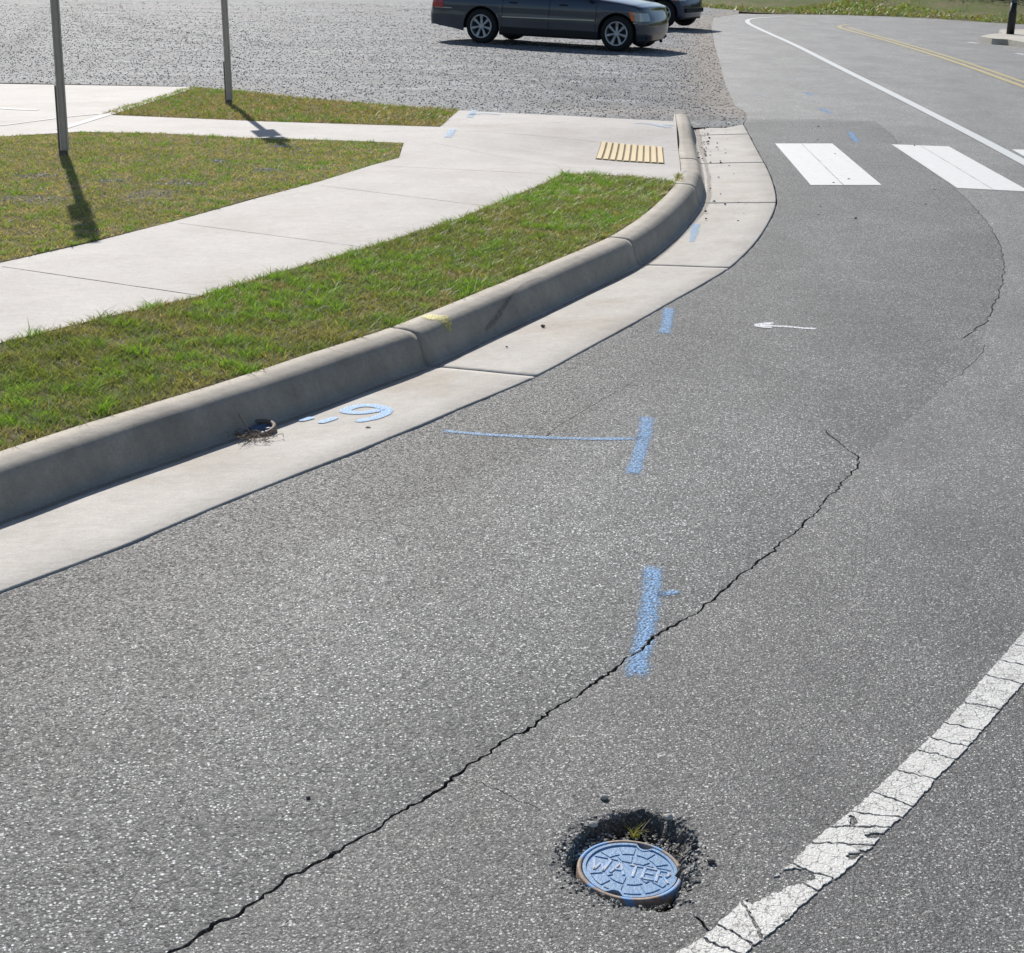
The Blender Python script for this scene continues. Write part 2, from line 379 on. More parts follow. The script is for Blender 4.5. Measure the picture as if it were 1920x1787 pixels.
n = N('rusty_iron'); c = n.mix(n.ramp(n.noise(50, 5, .7), [(.35, 0), (.65, 1)]), (.24, .165, .12), (.36, .29, .24))
c = n.mix(n.ramp(n.noise(9, 3, .6), [(.5, 0), (.56, 1)]), c, (.16, .33, .60))
M['rust'] = n.done(c, .7, n.bump(n.noise(150, 4, .7), .001))
M['tan'] = simple('tan_tactile_surface', (.60, .47, .25), .7, 0, 25, .12, .001)
M['rib_shade'] = simple('tactile_rib_shade', (.16, .125, .07), .9, 0, 40, .2)  # shade between the ribs, put into the pad base colour
M['twig'] = simple('dry_twig', (.20, .15, .10), .9, 0, 60, .4)
M['pebble_dark'] = simple('dark_pebble', (.09, .08, .075), .8, 0, 60, .3)
M['pebble_light'] = simple('pale_pebble', (.42, .40, .37), .8, 0, 60, .3)
M['wood'] = simple('bark', (.10, .08, .06), .9, 0, 14, .4, .01)

# ------------------------------------------------------------ heights
RC = G(1290, 300, .03)
def z_walk(x, y):
    d = math.hypot((x-RC.x)*.9, y-RC.y); return .03+.115*float(sstep(.5, 2.3, d))
_le = [G(*p).to_2d() for p in [(1272, 236), (1390, 238), (1400, 213), (1380, 200), (1362, 165), (1350, 120), (1340, 85), (1334, 50), (1338, 33), (1385, 26)]]
def z_lot(x, y):
    a = min(.135, max(.012, .112-.0226*x)); d = 9.
    if x > -.5:
        b = .004
        for i_, (p, q) in enumerate(zip(_le, _le[1:])):
            v = q-p; t = max(0, min(1, ((x-p.x)*v.x+(y-p.y)*v.y)/v.length_squared)); e = math.hypot(x-p.x-t*v.x, y-p.y-t*v.y)
            if e < d: d = e; b = -.012+.014*t if i_ == 0 else .004
        f = min(1, d/.9); a = b+(a-b)*f*f*(3-2*f)
    return a
def z_lawn(x, y): return .142+.012*nz(x, y, .9, 3)
def z_verge(x, y): return .138+.006*nz(x, y, 2.2, 4)-.0*x

# ------------------------------------------------------------ kerb, gutter lines
Epx = [(-420, 1262), (-200, 1186), (0, 1112), (120, 1068), (270, 1010), (400, 953), (560, 890), (650, 855), (760, 811), (860, 768), (950, 731), (1010, 705), (1100, 655), (1180, 612), (1260, 566), (1330, 527),
       (1372, 501), (1418, 455), (1446, 410), (1457, 378), (1450, 345), (1437, 313), (1415, 275), (1403, 250), (1393, 233)]
E = smooth_path([G(*p) for p in Epx], .04, 2)
def arc(P):
    d = [0]
    for a, b in zip(P, P[1:]): d.append(d[-1]+(b-a).length)
    return d
Ed = arc(E); LE = Ed[-1]
def s_of(px, py):
    p = G(px, py).to_2d(); i = min(range(len(E)), key=lambda k: (E[k]-p).length); return Ed[i]
GW, CW = .60, .22
joints = sorted([s_of(1005, 708), s_of(1370, 503), s_of(1457, 381), s_of(1424, 305), s_of(1402, 252)])
jl = s_of(1005, 708); joints = sorted(joints+[jl-6.6]); joints = [j for j in joints if j > .1]
curb_j = sorted([jl-6.6, jl, s_of(1370, 503), s_of(1457, 385), s_of(1424, 305)]); curb_j = [j for j in curb_j if j > .1]
def at_s(s):
    s = max(0, min(LE, s)); i = min(len(E)-2, int(s/LE*(len(E)-1))); f = (s-Ed[i])/(Ed[i+1]-Ed[i]); p = E[i].lerp(E[i+1], max(0, min(1, f)))
    t = (E[min(i+6, len(E)-1)]-E[max(i-5, 0)]).normalized(); return p, Vector((-t.y, t.x))
s_low0, s_low1 = s_of(1452, 358), s_of(1443, 325); s_hi0, s_hi1 = s_of(1420, 285), s_of(1404, 255)
def hcurb(s): return .12*(1-float(sstep(s_low0-.15, s_low1, s)))+.05+.105*float(sstep(s_hi0, s_hi1, s)) if s > s_low0-.2 else .17
def curb_profile(h):
    k = h/.17; zf = -.022
    pts = [(GW, zf), (GW+.012, zf+.006*k), (GW+.026, zf+.028*k), (GW+.038, zf+.07*k), (GW+.05, zf+.11*k), (GW+.062, zf+.136*k), (GW+.08, zf+.156*k), (GW+.105, zf+.167*k), (GW+.15, zf+.171*k), (GW+CW, zf+.172*k), (GW+CW, -.06)]
    return pts
def sweep(name, segs, prof, mat, mask=None):
    bm = bmesh.new()
    for a, b in segs:
        n = max(2, int((b-a)/.05)+1); rows = []
        for k in range(n):
            s = a+(b-a)*k/(n-1); p, nn = at_s(s); pr = prof(s)
            e = .006 if k in (0, n-1) else 0; row = []
            for o, z in pr:
                w = .0018*nz(s, o*3, 4, 5)
                row.append(bm.verts.new((p.x+nn.x*o, p.y+nn.y*o, z+w-e*.6)))
            rows.append(row)
        for r0, r1 in zip(rows, rows[1:]):
            for i in range(len(r0)-1): bm.faces.new((r0[i], r1[i], r1[i+1], r0[i+1]))
        for r0, r1 in ((rows[0], None), (rows[-1], None)):
            vb = [bm.verts.new((v.co.x, v.co.y, -.06)) for v in r0]
            for i in range(len(r0)-1):
                try: bm.faces.new((r0[i], r0[i+1], vb[i+1], vb[i]))
                except ValueError: pass
    bmesh.ops.recalc_face_normals(bm, faces=bm.faces)
    return obj(name, bm, mat, None, True)
def segs(js, gap, s0=0, s1=None):
    s1 = s1 or LE; a = s0; out = []
    for j in js:
        if j <= s0 or j >= s1: continue
        out.append((a, j-gap/2)); a = j+gap/2
    out.append((a, s1)); return out
LC = LE-.22
curb = struct(sweep('curb', segs(curb_j, .012, 0, LC), lambda s: curb_profile(hcurb(s)), M['curb']))
def gut_prof(s): return [(0, -.04), (.0, .002), (.01, .006), (.15, .000), (.3, -.006), (.45, -.013), (GW-.05, -.018), (GW+.004, -.0215)]
gut = struct(sweep('gutter', segs(joints, .010), gut_prof, M['gutter']))
# dark filler between slabs
bm = bmesh.new(); box(bm, (0, 12, -.13), (60, 30, .02))
# ------------------------------------------------------------ ground to the horizon (lies below every other sheet)
bm.free(); bm = bmesh.new()
bmesh.ops.create_grid(bm, x_segments=60, y_segments=60, size=1500)
for v in bm.verts: v.co.z = -.06
ground = struct(obj('ground', bm, M['base']))

# ------------------------------------------------------------ road with real cracks, valve crater
def px_path(pts, z=0, step=.02, it=1): return smooth_path([G(*p, z) for p in pts], step, it)
def crack(pts, w, step=.015, jit=.005, seed=1, wob=.017):
    P = px_path(pts, 0, step, 1); Q = []; 
    for i, p in enumerate(P):
        Q.append(p+Vector((wob*nz(i*step, 0, 9, seed)+wob*.5*nz(i*step, 0, 30, seed+1), wob*nz(i*step, 5, 9, seed+2)+wob*.5*nz(i*step, 5, 30, seed+3))))
    return strip_poly(Q, w, jit, True, seed)
main_pts = [(250, 1830), (330, 1784), (420, 1722), (445, 1718), (520, 1660), (600, 1614), (700, 1556), (780, 1506), (860, 1456), (905, 1418), (975, 1378), (1050, 1322), (1110, 1288), (1170, 1240), (1200, 1222), (1250, 1180), (1300, 1148), (1350, 1112), (1395, 1078), (1420, 1052), (1470, 1016), (1515, 975), (1560, 930), (1590, 895), (1608, 876), (1607, 852), (1572, 830), (1545, 805)]
cracks = [crack(main_pts, lambda u: .0105*(1-.45*u)*(.75+.5*math.sin(u*37)**2), seed=1),
          crack([(885, 1462), (930, 1482), (985, 1506), (1018, 1522)], .0028, seed=4),
          crack([(1522, 792), (1480, 781), (1455, 779)], .003, seed=5),
          crack([(1300, 1712), (1318, 1738), (1335, 1752)], .007, seed=6),
          crack([(1190, 715), (1130, 750), (1080, 778), (1040, 806), (1018, 822)], .003, seed=7, jit=.002),
          crack([(1800, 636), (1760, 638), (1700, 641)], .004, seed=8),
          crack([(1848, 645), (1838, 662), (1818, 686), (1795, 706)], .0045, seed=9)]
seam_pts = [(1640, 227), (1672, 252), (1690, 275), (1740, 318), (1790, 352), (1838, 400), (1868, 440), (1884, 490), (1878, 530), (1868, 565), (1850, 602), (1822, 626), (1803, 635)]
seam = crack(seam_pts, lambda u: .0025+.005*u, seed=12, jit=.003, wob=.016)
cracks.append(seam)
# crater box (world axis-aligned)
HC = G(1183, 1622, 0)
cx0, cx1, cy0, cy1 = HC.x-.19, HC.x+.20, HC.y-.20, HC.y+.26
crater_box = [(cx0, cy0), (cx1, cy0), (cx1, cy1), (cx0, cy1)]
# road outline: along the gutter edge, far bend, beyond the frame on the right and behind the camera
Eo = [p+Vector((.0, 0)) for p in offset_path(E, -.007)]
Eo = [p+Vector((.005*nz(p.x, p.y, 14, 8)+.010*max(0, nz(p.x, p.y, 3.1, 8)), .005*nz(p.x, p.y, 14, 9)-.010*max(0, nz(p.x, p.y, 3.1, 8)))) for p in Eo]
lot_edge = [G(*p).to_2d() for p in [(1400, 213), (1380, 200), (1362, 165), (1350, 120), (1340, 85), (1334, 50), (1338, 33), (1385, 26)]]
far_edge = [G(*p).to_2d() for p in [(1470, 27), (1560, 28), (1660, 31), (1750, 35), (1850, 42), (1920, 46), (2300, 62)]]
road_poly = [Vector(p[:2]) for p in Eo]+[G(1396, 222).to_2d()]+lot_edge+far_edge+[Vector((40, 38)), Vector((40, -12)), Vector((-12, -12)), Vector((-12, E[0].y-2))]
patch_poly = [Vector(p[:2]) for p in Eo]+[G(*p).to_2d() for p in [(1397, 221), (1480, 222), (1560, 223), (1640, 227), (1672, 252), (1690, 275), (1740, 318), (1790, 352), (1838, 400), (1868, 440), (1884, 490), (1878, 530), (1868, 565), (1850, 602), (1838, 662), (1795, 706), (1700, 790), (1625, 850), (1608, 866)]]+[G(*p).to_2d() for p in main_pts[:-3][::-1]]+[Vector((-12, -12)), Vector((-12, E[0].y-2))]
# crater field
hole_px = [(1062, 1622), (1066, 1596), (1080, 1566), (1104, 1545), (1135, 1536), (1160, 1524), (1190, 1518), (1222, 1522), (1255, 1536), (1282, 1546), (1300, 1562), (1306, 1586), (1296, 1604), (1288, 1628), (1287, 1652), (1272, 1676), (1262, 1700), (1246, 1708), (1219, 1703), (1177, 1694), (1146, 1683), (1120, 1672), (1094, 1657), (1078, 1642)]
hole = [G(*p).to_2d() for p in hole_px]
LID = G(1181, 1632, -.018); LR = .113
def crater_mesh():
    st = .0042; nx = int(round((cx1-cx0)/st)); ny = int(round((cy1-cy0)/st))
    xs = np.linspace(cx0, cx1, nx+1); ys = np.linspace(cy0, cy1, ny+1); X, Y = np.meshgrid(xs, ys)
    jit = np.array([[noise.fractal(Vector((a*38, b*38, 3)), 1, 2, 4) for a in xs] for b in ys])
    cell = np.array([[noise.cell(Vector((a*110+jj*.8, b*110, 1))) for a, jj in zip(xs, jr)] for b, jr in zip(ys, jit)])
    sd = dist_poly(hole, X, Y); ins = inside(hole, X, Y); sd = np.where(ins, sd, -sd)+jit*.014
    right = sstep(HC.x+.02, HC.x+.12, X)*sstep(HC.y-.08, HC.y, Y)
    slope = .012+.05*right
    dep = sstep(0, 1, np.clip(sd/slope, 0, 1)); D = .075-.03*right
    Z = -D*dep
    near = np.clip(1-np.clip(-sd, 0, 1)/(.034+.05*np.clip(jit, 0, 1)), 0, 1)*(sd < 0)
    rough = (cell-.6)*.0045*near**1.8+jit*.002*near
    Z += rough-.004*near**2+(cell-.5)*.008*(dep > 0)+jit*.008*dep
    brd = np.minimum(np.minimum(X-cx0, cx1-X), np.minimum(Y-cy0, cy1-Y)); Z *= sstep(0, .03, brd)
    V = np.stack([X.ravel(), Y.ravel(), Z.ravel()], 1)
    idx = np.arange((nx+1)*(ny+1)).reshape(ny+1, nx+1)
    F = np.stack([idx[:-1, :-1].ravel(), idx[:-1, 1:].ravel(), idx[1:, 1:].ravel(), idx[1:, :-1].ravel()], 1)
    return V, F, np.clip(dep*1.0, 0, 1).ravel()
def sheet2(name, poly, sub, holes):
    V = []; Ed_ = []
    for pl in [poly, sub]+list(holes):
        b = len(V); V += [Vector(p[:2]) for p in pl]; n = len(pl); Ed_ += [(b+i, b+(i+1) % n) for i in range(n)]
    for (x0, x1, y0, y1, st) in ((-2.2, 2.2, 2.2, 7.5, .09), (-4, 5, 7.5, 16, .16), (-5, 12, 16, 48, .4)):
        gx, gy = np.meshgrid(np.arange(x0, x1, st), np.arange(y0, y1, st)); gx = gx.ravel()+rng.uniform(-.25, .25, gx.size)*st; gy = gy.ravel()+rng.uniform(-.25, .25, gy.size)*st
        ok = inside(poly, gx, gy) & (np.abs(gx) < .40*gy+.3) & (dist_poly(poly, gx, gy) > .02)
        for h in holes: ok &= ~inside(h, gx, gy)
        hd = np.full(gx.shape, 9.)
        for h in holes: hd = np.minimum(hd, dist_poly(h, gx, gy))
        ok &= hd > .015
        V += [Vector((a, b)) for a, b in zip(gx[ok], gy[ok])]
    r = delaunay_2d_cdt(V, Ed_, [], 0, 1e-5); vo, fo = r[0], r[2]
    cx = np.array([sum(vo[i].x for i in f)/len(f) for f in fo]); cy = np.array([sum(vo[i].y for i in f)/len(f) for f in fo])
    keep = inside(poly, cx, cy)
    for h in holes: keep &= ~inside(h, cx, cy)
    insub = inside(sub, cx, cy)
    verts = [(v.x, v.y, 0) for v in vo]; faces = []; mi = []; soil = [0.0]*len(verts)
    for f, k, s in zip(fo, keep, insub):
        if k:
            a, b, c = [vo[i] for i in f[:3]]
            f = list(f) if (b-a).cross(c-a) > 0 else list(f)[::-1]
            faces.append(f); mi.append(1 if s else 0)
    for h in holes[:-1]:
        b = len(verts); n = len(h); verts += [(p[0], p[1], 0) for p in h]+[(p[0], p[1], -.03) for p in h]; soil += [0]*n+[1]*n
        for i in range(n): faces.append([b+i, b+(i+1) % n, b+n+(i+1) % n, b+n+i]); mi.append(0)
    CV, CF, cs = crater_mesh(); b = len(verts); verts += CV.tolist(); faces += (CF+b).tolist(); soil += cs.tolist(); mi += [0]*len(CF)
    me = bpy.data.meshes.new(name); me.from_pydata(verts, [], faces)
    o = link(name, me, [M['road'], M['patch']]); me.polygons.foreach_set('material_index', mi)
    at = me.attributes.new('soil', 'FLOAT', 'POINT'); at.data.foreach_set('value', soil)
    A = np.array([(v[0], v[1]) for v in verts]); at = me.attributes.new('tone', 'FLOAT', 'POINT'); at.data.foreach_set('value', road_tone(A[:, 0], A[:, 1]).tolist())
    return o
def road_tone(X, Y):
    """old stains, polished lanes and tar: wear with outlines of its own"""
    T = np.zeros(X.shape)
    def band(px, w, amt, soft=1.0):
        amt *= 1.5
        nonlocal T
        P = [G(*p).to_2d() for p in px]; T = T+amt*np.exp(-(dist_poly(P, X, Y, False)/w)**2*soft)
    jj = np.array([nz(a, b, 1.6, 31) for a, b in zip(X, Y)])
    T += -.60*np.exp(-((dist_poly(E, X, Y, False)-.10)/(.34+.16*jj))**2)*(1-.6*sstep(8, 10, Y))
    ins = inside(patch_poly, X, Y); T += np.where(ins, -.15*sstep(4.8, 8.5, Y), .22*sstep(5, 11, Y))
    T += .12*sstep(14, 24, Y)
    band([(1420, 590), (1330, 640), (1230, 690), (1130, 750), (1020, 815), (940, 850), (800, 920), (640, 985), (460, 1050)], .035, -.28)
    band([(1330, 645), (1130, 760), (960, 850), (700, 965)], .22, -.10)
    band([(1640, 700), (1480, 800), (1250, 930), (1000, 1090), (700, 1260), (300, 1480)], .30, .10)
    band([(1500, 760), (1620, 720)], .35, -.10)
    band([(1760, 960), (1820, 1060), (1760, 1180)], .16, -.10)
    band([(1400, 232), (1520, 232), (1635, 236), (1680, 262)], .35, -.14)
    band([(1545, 560), (1700, 640)], .5, -.06)
    band([(1390, 205), (1362, 140), (1350, 70)], .35, .30)
    band([(1900, 700), (1850, 900), (1880, 1000)], .30, .08)
    band([(1183, 1610)], .2, -.14) if False else None
    return np.clip(T+.07*jj, -.5, .5)
road = struct(sheet2('road', road_poly, patch_poly, cracks+[crater_box]))

# ------------------------------------------------------------ pavement, drive, lawns, lot
z15 = z_walk
S1 = [(-420, 748), (-200, 697), (0, 643), (200, 594), (370, 556), (500, 517), (700, 461), (860, 410), (1000, 352), (1052, 328), (1110, 326), (1180, 331), (1282, 344)]
back = [p+n_*(GW+CW+.006) for p, n_ in (at_s(s) for s in np.linspace(s_low0-.12, LC-.02, 40))]
BE = [(860, 207), (825, 238)]
TOP = [(825, 238), (500, 228), (190, 215), (360, 163), (0, 157), (-420, 152)]
LT = [(-420, 283), (-150, 266), (0, 256), (150, 247), (300, 250), (450, 258), (600, 262), (757, 268)]
S2 = [(748, 296), (700, 309), (600, 340), (480, 372), (330, 414), (170, 455), (0, 493), (-200, 538), (-420, 590)]
def W2(pts, z=z15): return [G(*p, z).to_2d() for p in pts]
walk_poly = W2(S1)+back[1:]+W2([(1262, 227.5), (1060, 217)])+W2(BE[:1])+W2(TOP)+W2(LT)+W2(S2)
def groove(a, b, w=.012):
    P = resample([G(*a, z15).to_2d(), G(*b, z15).to_2d()], .12); return strip_poly(P, w, .0006, False, 3)
grooves = [groove((4, 500), (366, 553)), groove((334, 418), (715, 468), .008), groove((602, 348), (925, 388), .008), groove((720, 311), (1040, 327), .008),
           groove((785, 243), (1118, 266), .007), groove((1248, 281), (1272, 283), .006),
           groove((840, 238), (1060, 229), .005), groove((812, 268), (1030, 309), .005)]
walk = struct(sheet('sidewalk', walk_poly, z15, M['walk'], holes=grooves, step=.3, wall=.03, skirt=.08))
# glints along the drive's edges, painted as strips of paler concrete
def glint_strip(pts, w, name='painted_edge_glint'):
    bm = bmesh.new(); ribbon(bm, smooth_path([G(*p, z15) for p in pts], .15, 1), w, z15, .004); return obj(name, bm, M['edge_glint'], walk)
glint_strip([(112, 243), (160, 228), (212, 212), (250, 200), (300, 184), (358, 166)], .10)
glint_strip([(-200, 196), (0, 203), (45, 206), (72, 206)], .14)
glint_strip([(0, 236), (60, 228), (130, 219), (185, 214)], .05)
# lawns
verge_poly = [p+n_*(GW+CW+.012) for p, n_ in (at_s(s) for s in np.linspace(.0, s_low0-.1, 90))]+[Vector((q.x, q.y)) for q in W2(S1, .14)[::-1]]
lawn_poly = W2(LT, .145)+W2(S2, .145)
strip_pts = [(190, 215), (360, 164), (430, 169), (550, 183), (700, 196), (862, 206), (826, 238), (500, 228)]
strip_g = W2(strip_pts, .14)
def shrink(poly, d):
    n = len(poly); A = sum(poly[i].x*poly[(i+1) % n].y-poly[(i+1) % n].x*poly[i].y for i in range(n)); sg = 1 if A > 0 else -1; out = []
    for i in range(n):
        t = (poly[(i+1) % n]-poly[i-1]).normalized(); out.append(poly[i]+Vector((-t.y, t.x))*d*sg)
    return out
struct(sheet('verge_soil', shrink(verge_poly, .012), z_verge, M['soil'], step=.12, skirt=.08))
struct(sheet('lawn_soil', shrink(lawn_poly, .012), z_lawn, M['soil'], step=.2, skirt=.08))
struct(sheet('strip_soil', shrink(strip_g, .01), z_lawn, M['soil'], step=.2, skirt=.08))
# gravel lot as a fine-near grid
ruts = [[(165, -60), (185, 8), (215, 22), (270, 48), (330, 58), (420, 72), (560, 85)], [(60, -80), (130, 20), (170, 50), (230, 68), (380, 82)], [(560, 0), (700, 12), (800, 18)],
        [(900, 150), (1050, 160), (1150, 180), (1290, 196)], [(0, 110), (60, 60), (100, 30), (120, 0)], [(880, 128), (1000, 136), (1110, 150), (1270, 166)]]
rutW = [[G(*p, z_lot).to_2d() for p in r] for r in ruts]
lot_poly = W2([(190, 212), (360, 162), (0, 156), (-420, 151)], .14)[::-1]
def lot_h(x, y):
    z = z_lot(x, y); k = max(0, min(1, z/.06)); return z+k*(.02*nz(x, y, .8, 6)*float(sstep(16, 24, y))+.008*nz(x, y, 3, 2))
def lot():
    edge = [Vector((-26, 21.5))]+W2([(-420, 153), (0, 158.5), (340, 164)], .12)+W2([(550, 187), (700, 200), (858, 210), (1060, 219), (1180, 224), (1272, 230)], .11)+[G(1296, 234, .0).to_2d(), G(1300, 240, .0).to_2d(), G(1330, 237.5, .0).to_2d(), G(1360, 239, 0).to_2d(), G(1392, 235, .0).to_2d(), G(1400, 222, 0).to_2d()]
    edge += lot_edge
    edge += [G(1386, 12, 0).to_2d(), G(1300, 10, .05).to_2d(), Vector((8, 95)), Vector((-60, 95)), Vector((-60, 21.5))]
    V = []; Ed_ = []; n = len(edge); V = [Vector(p) for p in edge]; Ed_ = [(i, (i+1) % n) for i in range(n)]
    pts = []
    for (x0, x1, y0, y1, st) in ((-12, 6, 17, 45, .22), (-30, 14, 45, 95, 1.2), (-60, -12, 20, 45, 1.2)):
        gx, gy = np.meshgrid(np.arange(x0, x1, st), np.arange(y0, y1, st)); gx = gx.ravel()+rng.uniform(-.3, .3, gx.size)*st; gy = gy.ravel()+rng.uniform(-.3, .3, gy.size)*st
        ok = inside(edge, gx, gy) & (dist_poly(edge, gx, gy) > st*.4); pts.append(np.stack([gx[ok], gy[ok]], 1))
    P = np.concatenate(pts); V += [Vector(p) for p in P]
    r = delaunay_2d_cdt(V, Ed_, [], 0, 1e-5); vo, fo = r[0], r[2]
    cx = np.array([sum(vo[i].x for i in f)/3 for f in fo]); cy = np.array([sum(vo[i].y for i in f)/3 for f in fo]); keep = inside(edge, cx, cy)
    verts = []; faces = []
    VX = np.array([v.x for v in vo]); VY = np.array([v.y for v in vo])
    rut = np.zeros(len(vo))
    for r_ in rutW: rut = np.maximum(rut, 1-np.clip(dist_poly(r_, VX, VY, False)/.3, 0, 1))
    # brown dusty shoulder along the asphalt and by the corner
    dirt = (1-sstep(.05, 1.1, dist_poly([Vector(p) for p in lot_edge], VX, VY, False)))*.7
    oc = G(1265, 92, .05); dirt = np.maximum(dirt, .8*np.exp(-(((VX-oc.x)/.45)**2+((VY-oc.y)/.7)**2))); dirt = np.maximum(dirt, .45*np.exp(-(dist_poly([G(1120, 214, .05).to_2d(), G(1370, 214, .03).to_2d()], VX, VY, False)/.6)**2))
    for x, y, u in zip(VX, VY, rut): verts.append((x, y, lot_h(x, y)-.015*u))
    for f, k in zip(fo, keep):
        if k:
            a, b, c = [vo[i] for i in f]; faces.append(list(f) if (b-a).cross(c-a) > 0 else list(f)[::-1])
    me = bpy.data.meshes.new('gravel_lot'); me.from_pydata(verts, [], faces); o = link('gravel_lot', me, M['gravel'], None, True)
    for nm, arr in (('rut', rut), ('dirt', dirt)):
        a = me.attributes.new(nm, 'FLOAT', 'POINT'); a.data.foreach_set('value', arr.tolist())
    return o, edge
gravel_lot, lot_outline = lot(); struct(gravel_lot)

# ------------------------------------------------------------ loose stones (numpy built)
def stones(name, pts, size, tints, mat, label, cat, flat=.6):
    """pts (n,3), size (n,), jittered octahedra"""
    n = len(pts); base = np.array([(1, 0, 0), (-1, 0, 0), (0, 1, 0), (0, -1, 0), (0, 0, 1), (0, 0, -1)], float)
    V = base[None]*size[:, None, None]*(1+rng.uniform(-.35, .35, (n, 6, 1))); V += rng.uniform(-.3, .3, (n, 6, 3))*size[:, None, None]
    a = rng.uniform(0, 6.28, n); c, s = np.cos(a), np.sin(a); X = V[:, :, 0]*c[:, None]-V[:, :, 1]*s[:, None]; Y = V[:, :, 0]*s[:, None]+V[:, :, 1]*c[:, None]
    V = np.stack([X*1.15, Y, V[:, :, 2]*flat], 2)+pts[:, None, :]
    F0 = np.array([(0, 2, 4), (2, 1, 4), (1, 3, 4), (3, 0, 4), (2, 0, 5), (1, 2, 5), (3, 1, 5), (0, 3, 5)])
    F = (F0[None]+np.arange(n)[:, None, None]*6).reshape(-1, 3)
    me = bpy.data.meshes.new(name); me.vertices.add(n*6); me.vertices.foreach_set('co', V.astype(np.float32).ravel())
    me.loops.add(len(F)*3); me.loops.foreach_set('vertex_index', F.astype(np.int32).ravel()); me.polygons.add(len(F)); me.polygons.foreach_set('loop_start', np.arange(0, len(F)*3, 3, dtype=np.int32))
    me.update(calc_edges=True); me.polygons.foreach_set('use_smooth', [False]*len(F))
    at = me.attributes.new('tint', 'FLOAT', 'POINT'); at.data.foreach_set('value', np.repeat(tints, 6).astype(np.float32))
    o = link(name, me, mat); tag(o, label, cat, None, 'stuff'); return o
# lot gravel
n_ = 95000; yy = 17+(56-17)*rng.power(1.0, n_); xx = rng.uniform(-1, 1, n_)*(.345*yy)+.2
ok = inside(lot_outline, xx, yy) & (rng.random(n_) < np.clip(1.25-(yy-17)/36, .02, 1)) & (dist_poly([Vector(p) for p in lot_edge], xx, yy, False) > .01); xx, yy = xx[ok], yy[ok]
zz = np.array([lot_h(a, b) for a, b in zip(xx, yy)])
stones('loose_gravel', np.stack([xx, yy, zz+.004], 1), rng.uniform(.004, .0115, len(xx))*(1+.016*(yy-17)), rng.beta(2.6, 2.4, len(xx)), M['stone'], 'grey crushed stone spread loose over the parking lot', 'gravel')
# crumbs round the crater
n_ = 700; ang = rng.uniform(0, 6.283, n_); rad = .12+np.abs(rng.normal(0, .026, n_))
cxs = HC.x+np.cos(ang)*rad*1.05; cys = HC.y+.02+np.sin(ang)*rad*1.1
sd = np.where(inside(hole, cxs, cys), -.03, .001)
okk = np.hypot(cxs-LID.x, cys-LID.y) > .128
stones('asphalt_crumbs', np.stack([cxs, cys, sd], 1)[okk], rng.uniform(.0018, .0052, n_)[okk], np.clip(rng.beta(2, 2.2, n_), 0, 1)[okk], M['crumb'], 'loose asphalt crumbs ringing the sunken blue water cover', 'rubble')
# grit in the gutter beside the crossing
gp = [(random.gauss(1318, 10), random.uniform(236, 300)) for _ in range(60)]+[(random.uniform(1320, 1440), random.uniform(240, 420)) for _ in range(46)]+[(random.uniform(1500, 1760), random.uniform(235, 420)) for _ in range(16)]
gpp = []
for p in gp: q = G(*p, -.01 if p[0] < 1450 else 0); gpp.append((q.x, q.y, q.z+.006))
stones('gutter_grit', np.array(gpp), rng.uniform(.005, .014, len(gpp)), rng.uniform(0, .35, len(gpp)), M['stone'], 'dark grit scattered over the gutter slabs by the crossing', 'grit')
# stones in the worn lawn
bare_px = [(285, 365, 40, 14), (70, 375, 40, 12), (340, 345, 30, 8), (500, 320, 20, 6), (410, 303, 10, 4), (210, 340, 20, 6), (70, 330, 30, 6), (530, 276, 20, 3)]
bare = [(G(a, b, .145).to_2d(), c/150., d/150.*3.2) for a, b, c, d in bare_px]
lp = []
for c, a, b in bare:
    for _ in range(70): lp.append((random.gauss(c.x, a*.6), random.gauss(c.y, b*.6)))
for _ in range(900): lp.append((random.uniform(-6, -1), random.uniform(9.5, 16)))
lp = np.array(lp); ok = inside(shrink(lawn_poly, .05), lp[:, 0], lp[:, 1]); lp = lp[ok]
stones('lawn_stones', np.stack([lp[:, 0], lp[:, 1], np.array([z_lawn(a, b)+.008 for a, b in lp])], 1), rng.uniform(.004, .011, len(lp)), rng.uniform(.75, 1, len(lp)), M['stone'], 'pale gravel showing through worn patches of the lawn', 'gravel')

